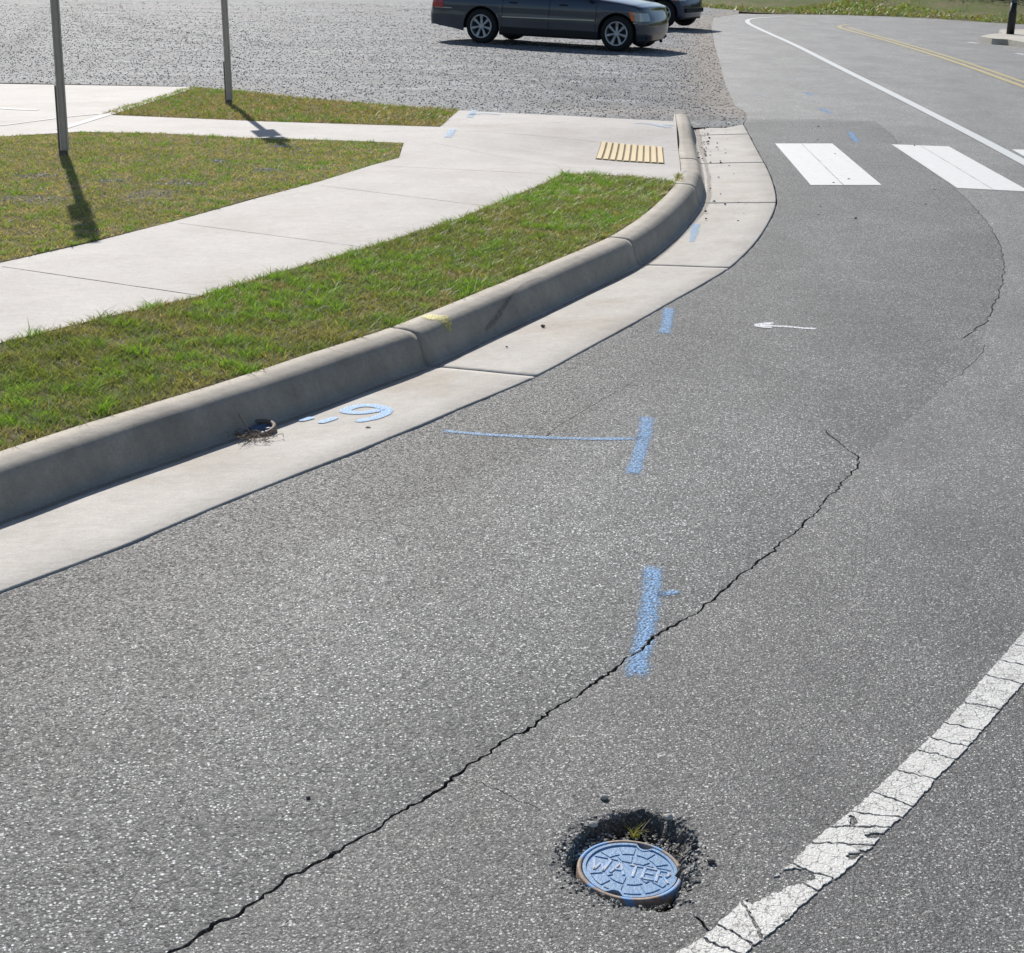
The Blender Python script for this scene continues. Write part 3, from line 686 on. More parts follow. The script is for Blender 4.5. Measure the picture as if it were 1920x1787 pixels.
# ------------------------------------------------------------ grass
def grass(name, poly, dens, zf, h, w, pal, label, bare=(), fringe=.03, dead=.3, seed=1, clump=1.0, off=0, maxn=200000, fy=None):
    r = np.random.default_rng(seed); xs = [p[0] for p in poly]; ys = [p[1] for p in poly]
    A = (max(xs)-min(xs))*(max(ys)-min(ys)); n = int(A*dens)
    X = r.uniform(min(xs), max(xs), n); Y = r.uniform(min(ys), max(ys), n)
    vis = np.abs(X/np.maximum(Y, .1)) < .40
    X, Y = X[vis], Y[vis]
    ok = inside(poly, X, Y) & (r.random(len(X)) < np.minimum(1, (11/np.maximum(Y, 4))**.8)) if fy is None else inside(poly, X, Y)
    X, Y = X[ok], Y[ok]; n = len(X)
    n1 = np.array([nz(a, b, 3.2, seed+2) for a, b in zip(X, Y)]); n2 = np.array([nz(a, b, 9, seed+5) for a, b in zip(X, Y)]); n3 = np.array([nz(a, b, 1.1, seed+9) for a, b in zip(X, Y)]); n4 = np.array([nz(a, b, 30, seed+11) for a, b in zip(X, Y)])
    keep = r.random(n) < np.clip(.75+1.3*n4+.5*n2, .12, 1)
    for c, a, b in bare: keep &= ~((((X-c.x)/a)**2+((Y-c.y)/b)**2 < .8+n2) & (r.random(n) < .8))
    X, Y, n1, n2, n3, n4 = [q[keep] for q in (X, Y, n1, n2, n3, n4)]; n = len(X)
    Z = np.array([zf(a, b) for a, b in zip(X, Y)])-.003
    hh = h*(.45+.75*r.random(n))*(1+.9*np.clip(n2, 0, 1)*clump+.5*n4); hh *= np.where(r.random(n) < .012, 1.7, 1)
    ww = w*(.6+.8*r.random(n)); a = r.uniform(0, 6.283, n); lean = r.uniform(.5, 2.1, n)*hh; la = r.uniform(0, 6.283, n)
    dx, dy = np.cos(a)*ww*.5, np.sin(a)*ww*.5; lx, ly = np.cos(la)*lean, np.sin(la)*lean
    V = np.empty((n, 5, 3))
    V[:, 0] = np.stack([X-dx, Y-dy, Z], 1); V[:, 1] = np.stack([X+dx, Y+dy, Z], 1)
    V[:, 2] = np.stack([X+dx*.8+lx*.4, Y+dy*.8+ly*.4, Z+hh*.62], 1); V[:, 3] = np.stack([X-dx*.8+lx*.4, Y-dy*.8+ly*.4, Z+hh*.62], 1)
    V[:, 4] = np.stack([X+lx, Y+ly, Z+hh], 1)
    gi = np.arange(n)*5
    me = bpy.data.meshes.new(name); me.vertices.add(n*5); me.vertices.foreach_set('co', V.astype(np.float32).ravel())
    L = np.stack([gi, gi+1, gi+2, gi+3, gi+3, gi+2, gi+4], 1).astype(np.int32).ravel(); me.loops.add(len(L)); me.loops.foreach_set('vertex_index', L)
    ls = np.stack([np.arange(n)*7, np.arange(n)*7+4], 1).astype(np.int32).ravel(); me.polygons.add(2*n); me.polygons.foreach_set('loop_start', ls); me.update(calc_edges=True)
    P = np.array(pal); # green, bright, olive, straw
    k = np.clip(.5+n1*1.4+r.normal(0, .22, n), 0, 1); col = P[0]*(k[:, None])+P[2]*(1-k[:, None])
    br = (n2+n3*.6+r.normal(0, .12, n)) > .28; col = np.where(br[:, None], P[1], col)
    dd = r.random(n) < np.clip(dead-.9*n1+.7*n3, .04, .95); col = np.where(dd[:, None] & ~br[:, None], P[3]*r.uniform(.6, 1.2, (n, 1)), col)
    col = np.clip(col*r.uniform(.75, 1.25, (n, 1)), 0, 1); C = np.concatenate([np.repeat(col, 5, 0), np.ones((n*5, 1))], 1)
    at = me.attributes.new('tint', 'FLOAT_COLOR', 'POINT'); at.data.foreach_set('color', C.astype(np.float32).ravel())
    o = link(name, me, M['grass']); tag(o, label, 'grass', None, 'stuff'); print(name, n); return o
PAL = [(.22, .29, .08), (.24, .40, .07), (.31, .31, .12), (.44, .38, .22)]
grass('verge_grass', shrink(verge_poly, .008), 13000, z_verge, .030, .0042, PAL, 'short bright green grass on the strip between curb and sidewalk', dead=.14, seed=1, clump=1.6)
grass('lawn_grass', shrink(lawn_poly, .008), 7000, z_lawn, .022, .0055, [(.31, .34, .12), (.26, .40, .09), (.43, .40, .19), (.56, .46, .30)], 'patchy olive and brown grass around the nearer sign post', bare, dead=.34, seed=21)
grass('strip_grass', shrink(strip_g, .0), 5500, z_lawn, .03, .007, [(.28, .28, .09), (.20, .32, .06), (.38, .32, .15), (.45, .36, .22)], 'brownish grass strip between the narrow walk and gravel lot', dead=.6, seed=41)

# ------------------------------------------------------------ road markings (parts of the road)
def mark(name, bmf, mat, label=None, parent=None):
    bm = bmesh.new(); bmf(bm); o = obj(name, bm, mat, parent or road)
    if label: o['label'] = label
    return o
def quad_px(bm, pts, z, inset=0):
    P = [G(*p) for p in pts]
    vs = [bm.verts.new((p.x, p.y, z)) for p in P]; f = bm.faces.new(vs); f.normal_update()
    if f.normal.z < 0: f.normal_flip()
def lerp2(a, b, t): return (a[0]+(b[0]-a[0])*t, a[1]+(b[1]-a[1])*t)
def stripe(c, split_t, label):
    """corners tl tr br bl in photo pixels; laid as two strips with a hairline between"""
    tl, tr, br, bl = [G(*p).to_2d() for p in c]; e = .0028
    def f(bm):
        w = (tr-tl).length; a = split_t-e/w; b = split_t+e/w
        for p0, p1 in ((0, a), (b, 1)):
            q = [tl.lerp(tr, p0), tl.lerp(tr, p1), bl.lerp(br, p1), bl.lerp(br, p0)]
            n = 24
            L0 = [q[0].lerp(q[3], i/n) for i in range(n+1)]; L1 = [q[1].lerp(q[2], i/n) for i in range(n+1)]
            a0 = [bm.verts.new((p.x+.003*nz(p.x, p.y, 25), p.y, .003)) for p in L0]; a1 = [bm.verts.new((p.x+.003*nz(p.x, p.y, 25, 2), p.y, .003)) for p in L1]
            for i in range(n): bm.faces.new((a0[i+1], a1[i+1], a1[i], a0[i]))
    return mark('crosswalk_stripe', f, M['white_paint'], label)
stripe([(1453, 269.5), (1560.5, 269.5), (1653, 347.5), (1520, 347.5)], .46, 'white crossing bar nearest the curb')
stripe([(1671.5, 271), (1779, 275), (1932, 360), (1795, 353)], .5, 'white crossing bar crossed by the ragged asphalt seam')
stripe([(1896.5, 280.3), (2003, 284), (2170, 364), (2040, 359)], .5, 'white crossing bar cut off by the right edge')
# seam re-opening through the second bar: a dark thread of broken asphalt
def line_mark(name, pts, w, mat, label=None, step=.25, z=.005, it=2):
    return mark(name, lambda bm: ribbon(bm, smooth_path([G(*p) for p in pts], step, it), w, 0, z), mat, label)
line_mark('edge_line', [(2150, 425), (2000, 347), (1920, 305), (1840, 262), (1780, 231), (1700, 190), (1640, 160), (1560, 120), (1490, 84), (1440, 62), (1412, 49), (1400, 42), (1403, 36), (1425, 33.5), (1470, 31)], .13, M['edge_paint'], 'white edge line curving away at the far bend')
line_mark('centre_line', [(2150, 250), (2000, 192), (1920, 163.5), (1840, 134), (1780, 113), (1720, 94), (1650, 73), (1600, 60), (1575, 52.5), (1572, 49), (1590, 46)], .11, M['yellow_paint'], 'nearer yellow line of the double centre line')
line_mark('centre_line', [(2150, 238), (2000, 183), (1920, 155), (1840, 127), (1780, 107), (1720, 89), (1650, 69), (1605, 56.5), (1588, 51)], .10, M['yellow_paint'], 'farther yellow line of the double centre line')
line_mark('edge_line', [(1815, 79), (1833, 82)], .12, M['edge_paint'], 'short worn white dash before the far curb', .1, .005, 0)
line_mark('edge_line', [(1905, 100), (1960, 110), (2050, 127)], .12, M['edge_paint'], 'white line end beyond the yellow lines', .1, .005, 0)

# foreground line: thick paint broken into plates
LP = [(1150, 1880), (1268, 1787), (1316, 1761), (1392, 1693), (1440, 1655), (1484, 1621), (1530, 1573), (1564, 1548), (1599, 1520), (1640, 1485), (1681, 1444), (1745, 1384), (1771, 1357), (1807, 1318), (1849, 1267), (1899, 1210), (1960, 1140), (2120, 960)]
RP = [(1290, 1880), (1399, 1786), (1433, 1761), (1490, 1711), (1515, 1690), (1534, 1670), (1580, 1637), (1637, 1587), (1674, 1545), (1704, 1523), (1753, 1463), (1787, 1431), (1842, 1371), (1877, 1329), (1915, 1286), (1960, 1236), (2020, 1165), (2180, 980)]
Lw = resample([G(*p).to_2d() for p in LP], .01); Rw = resample([G(*p).to_2d() for p in RP], .01)
def ins_at(P, u):
    k = u*(len(P)-1); i = min(len(P)-2, int(k)); return P[i].lerp(P[i+1], k-i)
def u_near(P, q):
    return min(range(len(P)), key=lambda k: (P[k]-q).length)/(len(P)-1)
cut_px = [((1316, 1761), (1380, 1787)), ((1345, 1737), (1415, 1775)), ((1392, 1693), (1430, 1762)), ((1470, 1640), (1534, 1670)), ((1484, 1621), (1560, 1650)), ((1530, 1582), (1637, 1587)), ((1564, 1552), (1674, 1552)), ((1599, 1524), (1690, 1534)), ((1640, 1488), (1706, 1512)), ((1681, 1445), (1755, 1463)), ((1722, 1408), (1787, 1424)),
          ((1745, 1384), (1815, 1402)), ((1771, 1357), (1842, 1371)), ((1807, 1318), (1877, 1332)), ((1849, 1267), (1925, 1285)), ((1872, 1238), (1945, 1255)), ((1899, 1210), (1975, 1225))]
wear_px = [[(1392, 1690), (1420, 1664), (1456, 1640), (1482, 1628), (1514, 1634), (1528, 1648), (1500, 1662), (1478, 1664), (1462, 1676), (1446, 1682), (1430, 1690), (1412, 1698)], [(1586, 1606), (1618, 1594), (1660, 1590), (1652, 1600), (1614, 1606), (1598, 1614)], [(1592, 1534), (1604, 1529), (1607, 1546), (1594, 1553)], [(1620, 1566), (1650, 1563), (1668, 1568), (1650, 1574), (1628, 1573)]]
def thermo_line():
    nV = []
    outer = []
    def rag(P, amp, sd): return [p+Vector((amp*nz(p.x, p.y, 45, sd)+amp*nz(p.x, p.y, 160, sd), amp*nz(p.x, p.y, 45, sd+1)+amp*nz(p.x, p.y, 160, sd+3))) for p in P]
    poly = rag(Lw, .004, 1)+rag(Rw[::-1], .004, 5)
    holes = []
    for i, (a, b) in enumerate(cut_px):
        A, B = G(*a).to_2d(), G(*b).to_2d(); d = (B-A).normalized()*.02
        P = resample([A-d, B+d], .008); P = rag(P, .006, 20+i); holes.append(strip_poly(P, .0075, .001, False, i))
    for i, w in enumerate(wear_px):
        P = [G(*p).to_2d() for p in w]; P.append(P[0]); holes.append(rag(resample(P, .006)[:-1], .009, 50+i))
    # union of holes handled by inclusion test per face
    V = []; Ed_ = []
    for pl in [poly]+holes:
        b = len(V); V += pl; n = len(pl); Ed_ += [(b+i, b+(i+1) % n) for i in range(n)]
    r = delaunay_2d_cdt(V, Ed_, [], 0, 1e-6); vo, fo = r[0], r[2]
    cx = np.array([sum(vo[i].x for i in f)/3 for f in fo]); cy = np.array([sum(vo[i].y for i in f)/3 for f in fo]); keep = inside(poly, cx, cy)
    for h in holes: keep &= ~inside(h, cx, cy)
    bm = bmesh.new(); vs = [bm.verts.new((v.x, v.y, .0034)) for v in vo]
    for f, k in zip(fo, keep):
        if k:
            try: bm.faces.new([vs[i] for i in f])
            except ValueError: pass
    bmesh.ops.recalc_face_normals(bm, faces=bm.faces)
    for f in bm.faces:
        if f.normal.z < 0: f.normal_flip()
    bd = [e for e in bm.edges if len(e.link_faces) == 1]
    r2 = bmesh.ops.extrude_edge_only(bm, edges=bd)
    for v in [g for g in r2['geom'] if isinstance(g, bmesh.types.BMVert)]: v.co.z = -.002
    bmesh.ops.delete(bm, geom=[v for v in bm.verts if not v.link_faces], context='VERTS')
    o = obj('lane_line', bm, M['thermo'], road); o['label'] = 'thick cracked white line broken into plates'; return o
thermo_line()

# sprayed survey marks
def spray_line(pts, w, mat, label, z=0, lift=.0025, step=.02, parent=None, name='spray_mark'):
    return mark(name, lambda bm: ribbon(bm, smooth_path([G(*p, z) for p in pts], step, 2), w, z, lift, 'round'), mat, label, parent)
def stroke_over_crack():
    bm = bmesh.new(); ribbon(bm, smooth_path([G(*p) for p in [(1224, 1056), (1222, 1110), (1212, 1180), (1189, 1278)]], .004, 2), .105, 0, .0025, 'round')
    bmesh.ops.subdivide_edges(bm, edges=[e for e in bm.edges if e.calc_length() > .01], cuts=5, use_grid_fill=True)
    C_ = [f.calc_center_median() for f in bm.faces]; X = np.array([c.x for c in C_]); Y = np.array([c.y for c in C_]); k = inside(cracks[0], X, Y) | (dist_poly(cracks[0], X, Y) < .0015)
    bmesh.ops.delete(bm, geom=[f for f, q in zip(list(bm.faces), k) if q], context='FACES')
    obj('spray_mark', bm, M['blue'], road)['label'] = 'wide blue spray stroke crossed by the long crack'
stroke_over_crack()
spray_line([(1232, 1118), (1256, 1112), (1276, 1110)], .085, M['blue'], 'faint blue spur at the side of the widest stroke')
spray_line([(1214, 778), (1206, 830), (1184, 894)], .10, M['blue'], 'blue spray stroke ending the long thin line')
spray_line([(812, 807), (900, 815), (1010, 821), (1110, 824), (1215, 823)], .062, M['blue'], 'long thin blue spray line')
spray_line([(1254, 576), (1252, 600), (1245, 628)], .11, M['blue'], 'short blue spray dash beside the gutter')
for (x, y, dx, dy, w) in ((1600, 257, 7, 10, .13), (1548, 208, 11, 5, .13), (1516, 176, 8, 3, .14), (1481, 145, 8, 1, .14), (1443, 111, 7, 1, .12), (1418, 179, 8, 0, .14), (1398, 56, 8, 1, .2)):
    spray_line([(x-dx, y-dy), (x, y), (x+dx, y+dy)], w, M['blue'] if y > 170 and x > 1500 else M['blue_thin'], None)
spray_line([(1414, 610), (1450, 612), (1480, 613), (1505, 616), (1533, 617)], .05, M['white_spray'], 'small white sprayed arrow pointing left')
spray_line([(1414, 610.5), (1432, 608), (1452, 606)], .065, M['white_spray'], None, lift=.0030); spray_line([(1414, 611), (1430, 613.5), (1448, 616)], .065, M['white_spray'], None, lift=.0035); spray_line([(1416, 611), (1436, 611.5), (1452, 612)], .07, M['white_spray'], None, lift=.004)
def zg(x, y):
    d = float(dist_poly(E, x, y, False)); return interp([(0, .002), (.01, .006), (.15, 0), (.3, -.006), (.45, -.013), (GW-.05, -.018), (GW, -.0215)], d)
# 6" written on the gutter slab
six = [(664, 791), (690, 788), (715, 781), (727, 773), (722, 766), (700, 761), (675, 761), (652, 767), (646, 772), (660, 775), (685, 775), (708, 770), (722, 768)]
spray_line(six, .058, M['blue_solid'], 'blue sprayed 6 on the gutter slab', zg, .0035, .01, gut)
spray_line([(597, 794), (612, 790), (632, 783)], .056, M['blue_solid'], 'blue inch tick beside the sprayed 6', zg, .0035, .01, gut)
spray_line([(560, 790), (574, 787), (588, 783)], .054, M['blue_solid'], 'blue inch tick farthest from the sprayed 6', zg, .0035, .01, gut)
spray_line([(1304, 418), (1302, 436), (1297, 456)], lambda u: .15-.09*u, M['blue_thin'], 'blue dash by the curb base', zg, .0035, .02, gut)
for pts, w in (([(872, 217), (905, 212), (942, 216)], .14), ([(890, 206), (880, 222)], .12), ([(850, 242), (838, 259)], .14), ([(1185, 232), (1210, 231), (1245, 239), (1264, 240)], .10), ([(1240, 234), (1266, 236)], .10)):
    spray_line(pts, w, M['blue_thin'], None, z15, .006, .05, walk)
M['silt'] = spray('gutter_silt', (.20, .165, .125), .36, 1.5, .55)
bm = bmesh.new(); ribbon(bm, [at_s(q)[0]+at_s(q)[1]*(GW-.035+.012*nz(q, 0, 2.1, 4)) for q in np.linspace(.1, LE-.05, 260)], lambda u: .085+.05*nz(u*13, 1, 1.3, 3)+.05*(u > .82), zg, .0035)
uvs = bm.loops.layers.uv.verify()
for f in bm.faces:
    for l in f.loops: l[uvs].uv = (.5, l[uvs].uv[1])
obj('silt_line', bm, M['silt'], gut)
# marks laid on the curb's own profile
def curb_pt(s, o, lift):
    p, nn = at_s(s); pr = curb_profile(hcurb(s)); z = float(np.interp(o, [q[0] for q in pr[:-1]], [q[1] for q in pr[:-1]])); z2 = float(np.interp(o+.004, [q[0] for q in pr[:-1]], [q[1] for q in pr[:-1]])); sl = (z2-z)/.004
    k = lift/math.hypot(1, sl); return Vector((p.x+nn.x*(o-sl*k), p.y+nn.y*(o-sl*k), z+k))
def on_curb(name, path, w, mat, label):
    """path of (s, offset) along the curb; w across"""
    bm = bmesh.new(); uvl = bm.loops.layers.uv.verify(); n = 26; rows = []; P = smooth_path([Vector(q) for q in path], .01, 2); n = len(P)
    for i, p in enumerate(P):
        t = (P[min(i+1, n-1)]-P[max(i-1, 0)]).normalized(); nn = Vector((-t.y, t.x)); u = i/(n-1); ww = w*math.sqrt(max(.02, 1-(2*u-1)**4))*(1+.3*nz(p.x, p.y, 30))
        rows.append([(bm.verts.new(curb_pt(p.x+nn.x*ww*(v-.5), min(GW+CW-.004, max(GW+.002, p.y+nn.y*ww*(v-.5))), .0035)), u, v) for v in (0, .2, .4, .6, .8, 1)])
    for a, b in zip(rows, rows[1:]):
        for k in range(5):
            f = bm.faces.new((a[k][0], b[k][0], b[k+1][0], a[k+1][0]))
            for lp_, q in zip(f.loops, (a[k], b[k], b[k+1], a[k+1])): lp_[uvl].uv = (q[1], q[2])
    bmesh.ops.recalc_face_normals(bm, faces=bm.faces); o = obj(name, bm, mat, curb, True); o['label'] = label
sy0 = s_of(880, 745)+.13
sy0 = min(((G(803, 598, .14).to_2d()-(at_s(q)[0]+at_s(q)[1]*.7)).length, q) for q in np.linspace(.5, LE-1, 400))[1]
on_curb('spray_mark', [(sy0-.03, GW+.20), (sy0, GW+.15), (sy0+.03, GW+.05)], .15, M['yellow_spray'], 'faint yellow spray blot on the crown of the curb')
sb0 = min(((G(1284, 338, .06).to_2d()-(at_s(q)[0]+at_s(q)[1]*.8)).length, q) for q in np.linspace(.5, LE-.1, 400))[1]
on_curb('spray_mark', [(sb0-.08, GW+.19), (sb0+.06, GW+.18)], .06, M['blue_thin'], 'blue spray blot where the curb drops')
M['scuff'] = spray('tyre_scuff', (.09, .08, .07), .50, 1.6, .38)
sc0 = min(((G(1080, 528, .14).to_2d()-(at_s(q)[0]+at_s(q)[1]*.7)).length, q) for q in np.linspace(.5, LE-1, 400))[1]
on_curb('tyre_scuff', [(sc0+.08, GW+.05), (sc0, GW+.10), (sc0-.15, GW+.115), (sc0-.35, GW+.09), (sc0-.65, GW+.045), (sc0-.95, GW+.025)], .022, M['scuff'], 'dark curved tyre scuff on the curb face')

# ------------------------------------------------------------ tactile pad
pc = [G(*p, z15) for p in ((1127, 267), (1243, 277), (1246, 308), (1116, 299))]
pad = empty('tactile_pad', (sum(p.x for p in pc)/4, sum(p.y for p in pc)/4, 0)); tag(pad, 'tan ribbed warning pad set in the sidewalk ramp', 'warning pad')
def pq(u, v):
    a = pc[0].lerp(pc[1], u); b = pc[3].lerp(pc[2], u); p = a.lerp(b, v); return Vector((p.x-pad.location.x, p.y-pad.location.y, z15(p.x, p.y)))
bm = bmesh.new(); NB = 10
for k in range(NB+1):
    pass
g = [[bm.verts.new(pq(i/10, j/4)+Vector((0, 0, .004))) for j in range(5)] for i in range(11)]
for i in range(10):
    for j in range(4): bm.faces.new((g[i][j], g[i][j+1], g[i+1][j+1], g[i+1][j]))
obj('pad_base', bm, M['rib_shade'], pad)
for k in range(NB):
    bm = bmesh.new(); u0, u1 = (k+.10)/NB, (k+.90)/NB; prof = [(u0, .0045), (u0+.008, .014), (u1-.008, .014), (u1, .0045)]
    rr = [[bm.verts.new(pq(u, v)+Vector((0, 0, z))) for u, z in prof] for v in (.01, .33, .66, .99)]
    for a, b in zip(rr, rr[1:]):
        for i in range(3): bm.faces.new((a[i], b[i], b[i+1], a[i+1]))
    bm.faces.new(rr[0]); bm.faces.new(rr[-1][::-1])
    obj('raised_rib', bm, M['tan'], pad)

# ------------------------------------------------------------ water valve cover
wc = empty('water_cover', (LID.x, LID.y, LID.z)); wc.rotation_euler = (R_(1.0), R_(2.5), R_(-15)); tag(wc, 'round blue water cover sunk in a broken asphalt hole', 'water cover')
bm = bmesh.new(); lathe(bm, [(.1105, -.002), (.1115, .0035), (.119, .0035), (.1215, .0), (.122, -.03), (.119, -.045), (.1105, -.045)], 72, closed=True)
fr = obj('frame_ring', bm, M['rust'], wc, True)
bm = bmesh.new(); lathe(bm, [(.1065, -.045), (.1065, -.008)], 72)
# lid plate with two pick notches
bm.free(); bm = bmesh.new(); n = 128; top = []; bot = []
for k in range(n):
    a = 2*math.pi*k/n; r = .1085
    for a0 in (R_(82), R_(262)):
        d = math.atan2(math.sin(a-a0), math.cos(a-a0)); dd = abs(d)
        if dd < .16: r = .1085-.017*math.sqrt(max(0, 1-(dd/.16)**2))
    top.append(bm.verts.new((r*math.cos(a), r*math.sin(a), .003))); bot.append(bm.verts.new((r*math.cos(a), r*math.sin(a), -.012)))
t2 = [bm.verts.new((v.co.x*.93, v.co.y*.93, .003)) for v in top]; t3 = [bm.verts.new((v.co.x*.92, v.co.y*.92, -.0005)) for v in top]
c = bm.verts.new((0, 0, -.0005))
for k in range(n):
    j = (k+1) % n; bm.faces.new((bot[k], bot[j], top[j], top[k])); bm.faces.new((top[k], top[j], t2[j], t2[k])); bm.faces.new((t2[k], t2[j], t3[j], t3[k])); bm.faces.new((t3[k], t3[j], c))
lid = obj('lid', bm, M['blue_iron'], wc)
bm = bmesh.new(); lathe(bm, [(.0001, -.03), (.107, -.03)], 24); obj('lid_underside', bm, M['base'], wc)
# raised tread blocks: outer and inner ring, leaving the band of letters free
bm = bmesh.new()
def block(r0, r1, a0, a1, z0=-.0008, z1=.0016):
    bm = bmesh.new(); m = 6; T = []; Bm = []
    pts = [(r1, a0+(a1-a0)*i/m) for i in range(m+1)]+[(r0, a1-(a1-a0)*i/m) for i in range(m+1)]
    pts = [(r*math.cos(a), r*math.sin(a)) for r, a in pts]
    up = 1 if sum(p[1] for p in pts) > 0 else -1; out = []
    for (xa, ya), (xb, yb) in zip(pts, pts[1:]+pts[:1]):
        ia, ib = ya*up > .029, yb*up > .029
        if ia: out.append((xa, ya))
        if ia != ib: t = (.029*up-ya)/(yb-ya); out.append((xa+(xb-xa)*t, .029*up))
    pts = out
    if len(pts) < 3: bm.free(); return
    cx = sum(p[0] for p in pts)/len(pts); cy = sum(p[1] for p in pts)/len(pts)
    T = [bm.verts.new((cx+(x-cx)*.94, cy+(y-cy)*.94, z1)) for x, y in pts]; Bm = [bm.verts.new((x, y, z0)) for x, y in pts]
    bm.faces.new(T)
    for i in range(len(pts)):
        j = (i+1) % len(pts); bm.faces.new((Bm[i], Bm[j], T[j], T[i]))
    bmesh.ops.recalc_face_normals(bm, faces=bm.faces); obj('tread_block', bm, M['blue_iron'], lid)
for k in range(12):
    a = R_(90+k*30); block(.064, .094, a+R_(2.5), a+R_(27.5))
for k in range(8):
    a = R_(90+k*45); block(.024, .058, a+R_(4), a+R_(41))
bm.free()
# letters WATER, stroked as raised bars
letters = {'W': [[(0, 1), (.22, 0), (.5, .7), (.78, 0), (1, 1)]], 'A': [[(0, 0), (.5, 1), (1, 0)], [(.2, .35), (.8, .35)]], 'T': [[(0, 1), (1, 1)], [(.5, 1), (.5, 0)]], 'E': [[(1, 1), (0, 1), (0, 0), (1, 0)], [(0, .52), (.8, .52)]], 'R': [[(0, 0), (0, 1), (.75, 1), (.95, .78), (.75, .52), (0, .52)], [(.45, .52), (1, 0)]]}
bm = bmesh.new(); lw = .026; x = -.087; hL = .043
def bar(a, b, w=.0062, z0=-.0008, z1=.0020):
    a = Vector(a); b = Vector(b); d = (b-a).normalized(); a -= d*w*.3; b += d*w*.3; nn = Vector((-d.y, d.x))
    B = [bm.verts.new((*q, z0)) for q in (a+nn*w*.7, a-nn*w*.7, b-nn*w*.7, b+nn*w*.7)]; T = [bm.verts.new((*q, z1)) for q in (a+nn*w*.35, a-nn*w*.35, b-nn*w*.35, b+nn*w*.35)]
    bm.faces.new(T)
    for i in range(4): bm.faces.new((B[i], B[(i+1) % 4], T[(i+1) % 4], T[i]))
for ch, cw in zip('WATER', (.038, .030, .026, .024, .026)):
    for st in letters[ch]:
        q = [(x+u*cw, -hL/2+v*hL) for u, v in st]
        for a, b in zip(q, q[1:]): bar(a, b)
    x += cw+.0085
bmesh.ops.recalc_face_normals(bm, faces=bm.faces)
obj('lettering', bm, M['letter_iron'], lid)
# grass tuft growing behind the cover
def tuft(name, px, py, z, n, h, label, cols, w=.0022, spread=1.0, seed=3):
    r = random.Random(seed); p = G(px, py, z); bm = bmesh.new(); cl = bm.verts.layers.float_color.new('tint')
    for _ in range(n):
        a = r.uniform(0, 6.28); l = h*r.uniform(.5, 1.1); ln = r.uniform(.1, .9)*l*spread; ww = w*r.uniform(.7, 1.2); wa = r.uniform(0, 3.14); c = r.choice(cols)
        pr = None; b0 = Vector((r.uniform(-.012, .012), r.uniform(-.008, .008), 0))
        for k in range(5):
            t = k/4; q = b0+Vector((math.cos(a)*ln*t*t, math.sin(a)*ln*t*t, l*(t-.35*t*t*min(1, ln/l)))); hw = ww*(1-t*.9)
            cur = [bm.verts.new(q+Vector((math.cos(wa)*hw, math.sin(wa)*hw, 0))), bm.verts.new(q-Vector((math.cos(wa)*hw, math.sin(wa)*hw, 0)))]
            for v in cur: v[cl] = (*c, 1)
            if pr: bm.faces.new((pr[0], pr[1], cur[1], cur[0]))
            pr = cur
    o = obj(name, bm, M['grass']); o.location = p; tag(o, label, 'weed'); return o
tuft('grass_tuft', 1192, 1570, -.03, 26, .05, 'thin green grass tuft sprouting behind the blue water cover', [(.12, .22, .04), (.16, .2, .05), (.3, .25, .12)], .0016, 1.6)

# ------------------------------------------------------------ small valve box in the gutter
vb_c = G(478, 806, -.01)
vb = empty('valve_box', vb_c); vb.rotation_euler = (R_(6), R_(-7), 0); tag(vb, 'small round valve box tilted in the gutter, half in shade', 'valve box')
bm = bmesh.new(); lathe(bm, [(.076, .004), (.079, .012), (.089, .013), (.093, .008), (.094, -.03), (.076, -.03)], 48, closed=True); obj('box_rim', bm, M['dull_rust'], vb, True)
bm = bmesh.new(); lathe(bm, [(.0001, -.002), (.05, -.001), (.074, -.004), (.076, -.012)], 36); 
for a in range(0, 180, 45):
    d = Vector((math.cos(R_(a)), math.sin(R_(a)))); w = Vector((-d.y, d.x))*.004
    B = [d*.065+w, d*.065-w, -d*.065-w, -d*.065+w]; T = [bm.verts.new((*q, .004)) for q in B]; Bo = [bm.verts.new((*q, -.004)) for q in B]; bm.faces.new(T)
    for i in range(4): bm.faces.new((Bo[i], Bo[(i+1) % 4], T[(i+1) % 4], T[i]))
obj('box_lid', bm, M['dirty_blue'], vb)
# litter caught on it
tw = []
bm = bmesh.new(); a = G(470, 815, .0); tube(bm, [a, a+Vector((-.03, .015, .05)), a+Vector((-.055, .03, .085))], [.004, .0035, .003], 6)
tag(obj('stick', bm, M['twig']), 'stubby brown stick leaning up over the gutter valve box', 'stick')
bm = bmesh.new(); r = random.Random(5)
for _ in range(90):
    c0 = G(r.gauss(475, 22), r.gauss(822, 5), -.005); an = r.uniform(0, 3.14); l = r.uniform(.015, .06); d = Vector((math.cos(an), math.sin(an), r.uniform(-.1, .35)))
    tube(bm, [c0-d*l*.5+Vector((0, 0, .008)), c0+Vector((0, 0, .012)), c0+d*l*.5+Vector((0, 0, .008))], .0012, 4, False)
tag(obj('leaf_litter', bm, M['twig']), 'dry twigs and pine straw caught against the gutter valve box', 'litter', None, 'stuff')

